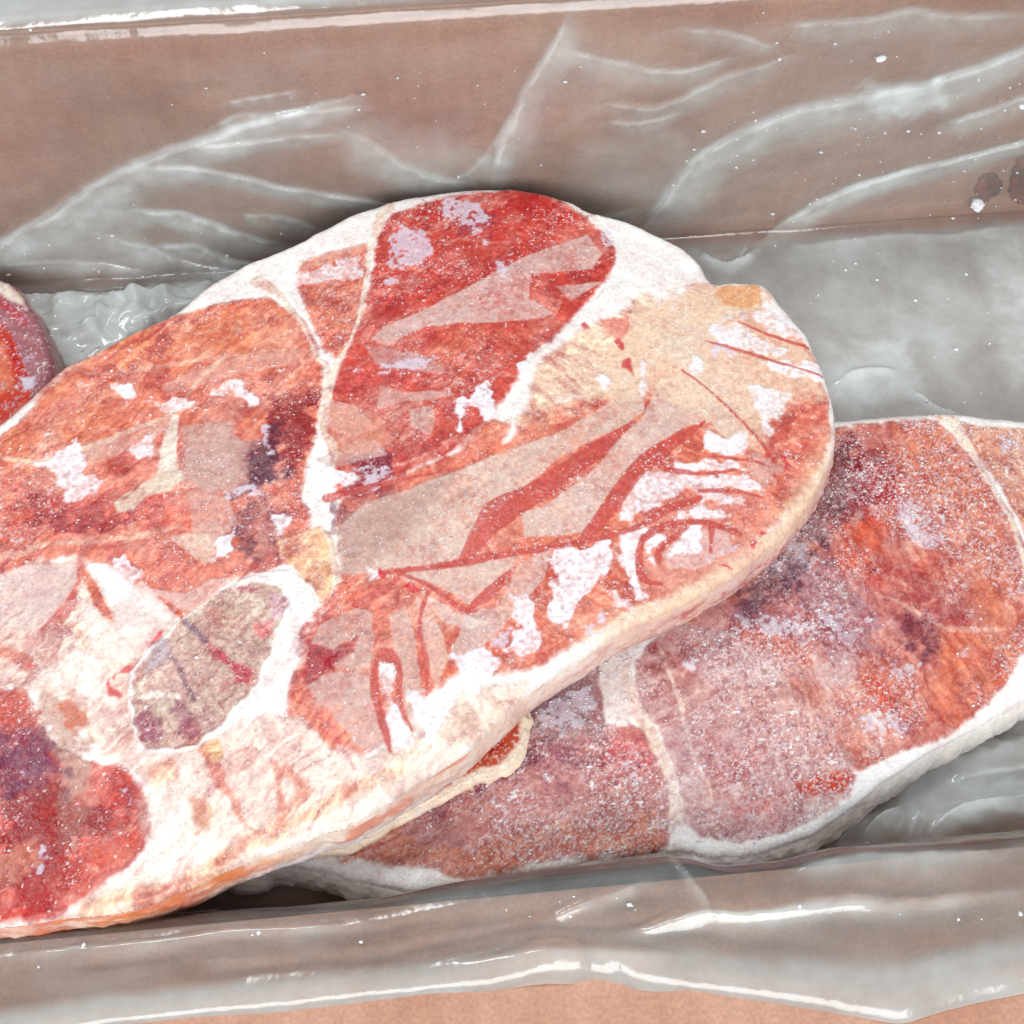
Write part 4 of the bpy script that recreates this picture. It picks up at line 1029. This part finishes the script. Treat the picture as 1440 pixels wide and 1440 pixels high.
fold('905,318 930,285 960,245 1000,210 1060,175 1130,150 1220,138 1320,112 1440,72 1500,50', 'wall', [4, 5, 5, 5, 5.5, 5.5, 5, 4.5, 4, 3], 1.9, .42)
fold('1085,315 1180,268 1280,238 1380,212 1500,185', 'wall', [2.2, 3, 2.8, 2.6, 2], 1.9, .5); fold('1330,172 1400,150 1500,125', 'wall', [2, 2.8, 2.6], 1.2, .3); fold('740,300 820,305 900,290', 'wall', [2, 3, 2], 1, .2)
fold('1100,40 1200,30 1300,20 1440,25', 'wall', [2, 3, 3, 2], .9, .25); fold('960,40 1030,50 1090,70', 'wall', [1.5, 2, 1.2], .7, .2)
patch('1220,120 1320,110 1330,150 1240,165', 'wall', .4, 4, .2, .004, 5)
# floor behind the stack
patch('20,395 340,392 260,445 150,500 70,540 40,440', 'floor', .42, 3, 5.5, .0065)
fold('25,408 80,420 140,408 200,420 260,412 340,408', 'floor', [1.6, 2.2, 2, 2, 2, 1.4], 2.0, .3); fold('80,515 110,480 150,450', 'floor', [2, 2.4, 1.5], 2.0, .3)
fold('985,352 1020,372 1060,352', 'floor', [1.5, 2.5, 1.5], 2.2, .4); fold('1040,330 1045,350 1030,375', 'floor', [1, 1.2, 1], 1.5, .15)
fold('1285,548 1320,572 1350,582', 'floor', [1.2, 1.6, 1.0], 1.8, .3); fold('1170,540 1200,520 1260,520', 'floor', [2.2, 3, 2], 1.5, .2)
patch('1150,480 1280,470 1290,560 1200,585 1150,560', 'floor', .22, 5, 1.2, .012); patch('1380,330 1440,320 1480,520 1420,540 1390,430', 'floor', .2, 5, 1.0, .014); patch('1230,360 1340,400 1340,500 1240,470', 'floor', .1, 8)
fold('1100,345 1200,330 1300,322 1440,318', 'floor', [1.5, 2, 2, 1.5], .8, .1)
# floor in front at the right
patch('1170,1180 1260,1100 1340,1060 1480,1000 1480,1180', 'floor', .06, 4, 6.0, .016)
fold('1205,1185 1235,1160 1265,1140', 'floor', [1.6, 2.4, 1.4], 3.0, .2); fold('1300,1180 1350,1150 1400,1130 1470,1105', 'floor', [1.5, 2.5, 2.5, 2], 3.0, .35); fold('1275,1185 1285,1160 1280,1150', 'floor', [1, 1.4, 1], 2, .2); fold('1330,1110 1400,1090 1460,1075', 'floor', [2, 3, 2], 2, .2)
# over the front edge
HZ *= 1 - .85 * sstep(cum[16] - .004, cum[17], S) * sstep(cum[20], cum[19], S) * sstep(.02, -.02, U)  # clearer film in the left front gap, to deepen its shade
frontz = sstep(cum[20], cum[21], S)
SF = S - cum[21]
roll = sstep(.0205, .026, SF)
wavef = (vn(U, U * 0, .045, 360) - .5)
HZ += frontz * (.0 + .16 * (fbm(U * .35, S, .008, 361, 4) - .3)) + roll * .26
fold('880,1345 960,1318 1040,1292 1130,1275 1250,1262', 'front', [1.5, 2.5, 3, 2.5, 2], 1.8, .22); fold('780,1330 840,1290 900,1262', 'front', [1.5, 2.5, 1.5], 1.2, .15); fold('950,1225 985,1270 1000,1300', 'front', [1, 1.6, 1], 1.0, .14)
fold('0,1352 150,1338 330,1322 520,1310', 'front', [1.5, 2, 2, 1.5], .8, .14); fold('920,1328 1010,1300 1100,1285 1250,1270 1440,1255', 'front', [1.5, 2.2, 2.2, 2.2, 1.6], 1.1, .16)
fold('1110,1225 1250,1212 1440,1200', 'front', [2, 2.5, 2], 1.4, .2)
H += frontz * (1 - roll) * ((fbm(U * .18, S, .012, 363, 2) - .5) * .0014)
glint = np.exp(-((U - .168) / .03) ** 2) + .7 * np.exp(-((U + .005) / .02) ** 2) + .4 * np.exp(-((U - .02) / .012) ** 2)
H += roll * (crump(U, S * .8, .014, 365) * .004 * np.clip(glint, 0, 1) + (fbm(U * .4, S, .02, 367, 2) - .5) * .0016)
# uneven hem: the free edge wanders
endw = sstep(cum[-1] - .018, cum[-1], S)
V0 = pv[SI]; Z0 = pz[SI]
# the front lip of the bag and its free hem both wander
def trace_uv(px, z):
    w = on_plane(P(px), (0, 0, z), (0, 0, 1)); return w[:, :2] @ E1, w[:, :2] @ E2
lu, lv = trace_uv('-120,1332 0,1320 150,1308 300,1292 480,1283 560,1268 640,1250 760,1236 860,1224 940,1213 975,1214 1020,1226 1070,1238 1120,1215 1180,1198 1250,1192 1440,1180 1560,1168', .0408)
hu, hv = trace_uv('-120,1500 150,1450 400,1424 560,1408 700,1390 760,1374 860,1384 1000,1402 1150,1422 1270,1444 1330,1424 1440,1398 1560,1376', .037)
kk = np.hanning(15); kk /= kk.sum()
sm = lambda q: np.convolve(np.pad(q, 7, 'edge'), kk, 'valid')
lipv = sm(np.maximum(np.interp(uu, lu, lv), VF + .0004)); hemv = sm(np.interp(uu, hu, hv))
VC = VF + .001                                        # where the plain section has its lip
lip = sstep(cum[19] - .004, cum[20] + .002, S)
out_part = np.clip((VC - V0) / (VC - prof[-1, 0]), 0, 1)
V0 = np.where(V0 < VC, lipv[None] - out_part * (lipv - hemv)[None], V0 + lip * (lipv - VC)[None])
Z0 = Z0 + lip * np.clip(lipv - VC, 0, 1)[None] * .25 * sstep(.02, 0, SF)
H = np.maximum(H, np.where(frontz > .2, -.0001, -.0012))
Vd = V0 + nv[SI] * H; Zd = Z0 + nz[SI] * H
# gentle irregularity of the back lip
WXY = U[..., None] * E1 + Vd[..., None] * E2
LV = np.stack([WXY[..., 0], WXY[..., 1], Zd], -1)
ix = np.arange(LV.shape[0] * LV.shape[1]).reshape(LV.shape[:2])
F = np.stack([ix[:-1, :-1], ix[:-1, 1:], ix[1:, 1:], ix[1:, :-1]], -1).reshape(-1, 4)[:, ::-1]
back_lip = sstep(cum[4], cum[3], S)
HZ += back_lip * .45
liner = raw_mesh('plastic_liner', LV.reshape(-1, 3), F, M_FILM, None, {'Haze': np.clip(HZ, .05, .9).ravel()})
tag(liner, 'clear wrinkled polythene liner draped over the walls, floor and front edge of the cardboard box', 'plastic liner')

# ------------------------------------------------------------------ ice crumbs and chips on the liner
rnd = np.random.RandomState(8)


def liner_pt(us):
    i = np.clip(np.searchsorted(uu, us[:, 0]), 0, len(uu) - 1); j = np.clip(np.searchsorted(ss, us[:, 1]), 0, len(ss) - 1)
    return LV[j, i]


pts = []
for px, surf, n in (('940,180 1440,60 1440,300 1100,310 940,290', 'wall', 90), ('420,120 700,80 900,80 900,260 560,260', 'wall', 24), ('0,40 420,40 420,330 0,340', 'wall', 10), ('0,330 420,320 300,385 0,395', 'wall', 22),
                    ('1040,340 1440,320 1440,580 1180,580 1120,430', 'floor', 46), ('40,400 330,400 200,470 80,520', 'floor', 12), ('0,1340 720,1290 1440,1230 1440,1290 720,1330 0,1390', 'front', 22), ('1040,20 1260,20 1260,100 1040,90', 'wall', 18)):
    pg = P(px); lo, hi = pg.min(0), pg.max(0); got = 0
    while got < n:
        q = lo + (hi - lo) * rnd.rand(1, 2)
        if inside(q[:, :1], q[:, 1:], pg)[0, 0]:
            pts.append(liner_pt(to_us(q, surf))[0]); got += 1
crumbs('ice_crumbs', np.array(pts), rnd, .0002, .0008)
tag(bpy.data.objects['ice_crumbs'], 'loose white specks of ice scattered over the plastic liner', 'ice')


def chip(px, surf, size, stretch, label, seed):
    """one lump of ice, a faceted pebble"""
    import bmesh
    r = np.random.RandomState(seed); bm = bmesh.new(); bmesh.ops.create_icosphere(bm, subdivisions=3, radius=1)
    p = liner_pt(to_us(np.array([px], float), surf))[0]
    for v in bm.verts:
        q = np.array(v.co); k = 1 + .35 * (vn(np.array([q[0] * 3 + 9]), np.array([q[1] * 3 + q[2] * 5]), 1.0, seed)[0] - .5) + .15 * r.uniform(-.5, .5)
        v.co = Vector((q[0] * k * size * stretch, q[1] * k * size, q[2] * k * size * .7))
    me = bpy.data.meshes.new('ice_chip'); bm.to_mesh(me); bm.free(); me.materials.append(M_ICE)
    o = bpy.data.objects.new('ice_chip', me); COL.objects.link(o); o.location = (p[0], p[1], p[2] + size * .3)
    o.rotation_euler = (.3, 0, r.uniform(-.3, .5))
    tag(o, label, 'ice', 'ice chips on the liner')



# a smear of old meat juice on the carton, seen through the liner
def stain(px, seed):
    n = np.array([E2[0], E2[1], 0]); q = smooth_closed(P(px), 6)
    rr = np.random.RandomState(seed); q = q + rr.uniform(-2.5, 2.5, q.shape)
    w = on_plane(q, np.append(E2 * (VB - .0006), 0), n); cen = w.mean(0)
    V = np.vstack([w, w - np.append(E2 * .0003, 0), (cen - np.append(E2 * .0004, 0))[None]]); k = len(w)
    Fs = [[i, (i + 1) % k, k + (i + 1) % k] for i in range(k)] + [[i, k + (i + 1) % k, k + i] for i in range(k)] + [[k + i, k + (i + 1) % k, 2 * k] for i in range(k)]
    o = raw_mesh('juice_stain', V, np.array(Fs), M_STAIN, None, smooth=False)
    o.parent = carton; o.matrix_parent_inverse = Matrix.Rotation(-BANG, 4, 'Z')


M_STAIN, nt, out = mat('meat_juice')
bs = node(nt, 'ShaderNodeBsdfPrincipled'); nz_ = node(nt, 'ShaderNodeTexNoise'); nz_.inputs['Scale'].default_value = 220; cr_ = node(nt, 'ShaderNodeValToRGB')
cr_.color_ramp.elements[0].position = .35; cr_.color_ramp.elements[1].position = .65
cr_.color_ramp.elements[0].color = (*lin((104, 52, 34)), 1); cr_.color_ramp.elements[1].color = (*lin((176, 84, 62)), 1)
tc_ = node(nt, 'ShaderNodeTexCoord'); nt.links.new(tc_.outputs['Object'], nz_.inputs['Vector']); nt.links.new(nz_.outputs['Fac'], cr_.inputs[0]); nt.links.new(cr_.outputs[0], bs.inputs['Base Color']); nt.links.new(bs.outputs[0], out.inputs[0])
bs.inputs['Roughness'].default_value = .6
stain('1372,262 1386,246 1402,246 1410,262 1400,276 1384,282 1374,276', 3)
stain('1418,262 1428,230 1445,212 1475,205 1480,290 1450,292 1428,282', 4)
chip((1370, 286), 'wall', .0027, .9, 'lilac ice lump lodged where the back wall meets the floor', 5)
chip((1238, 82), 'wall', .0012, 1.6, 'shiny oval ice drop stuck high on the back wall liner', 6)
chip((1435, 148), 'wall', .0012, .8, 'small bright ice bead stuck on the back wall liner above the lilac ice lump', 7)
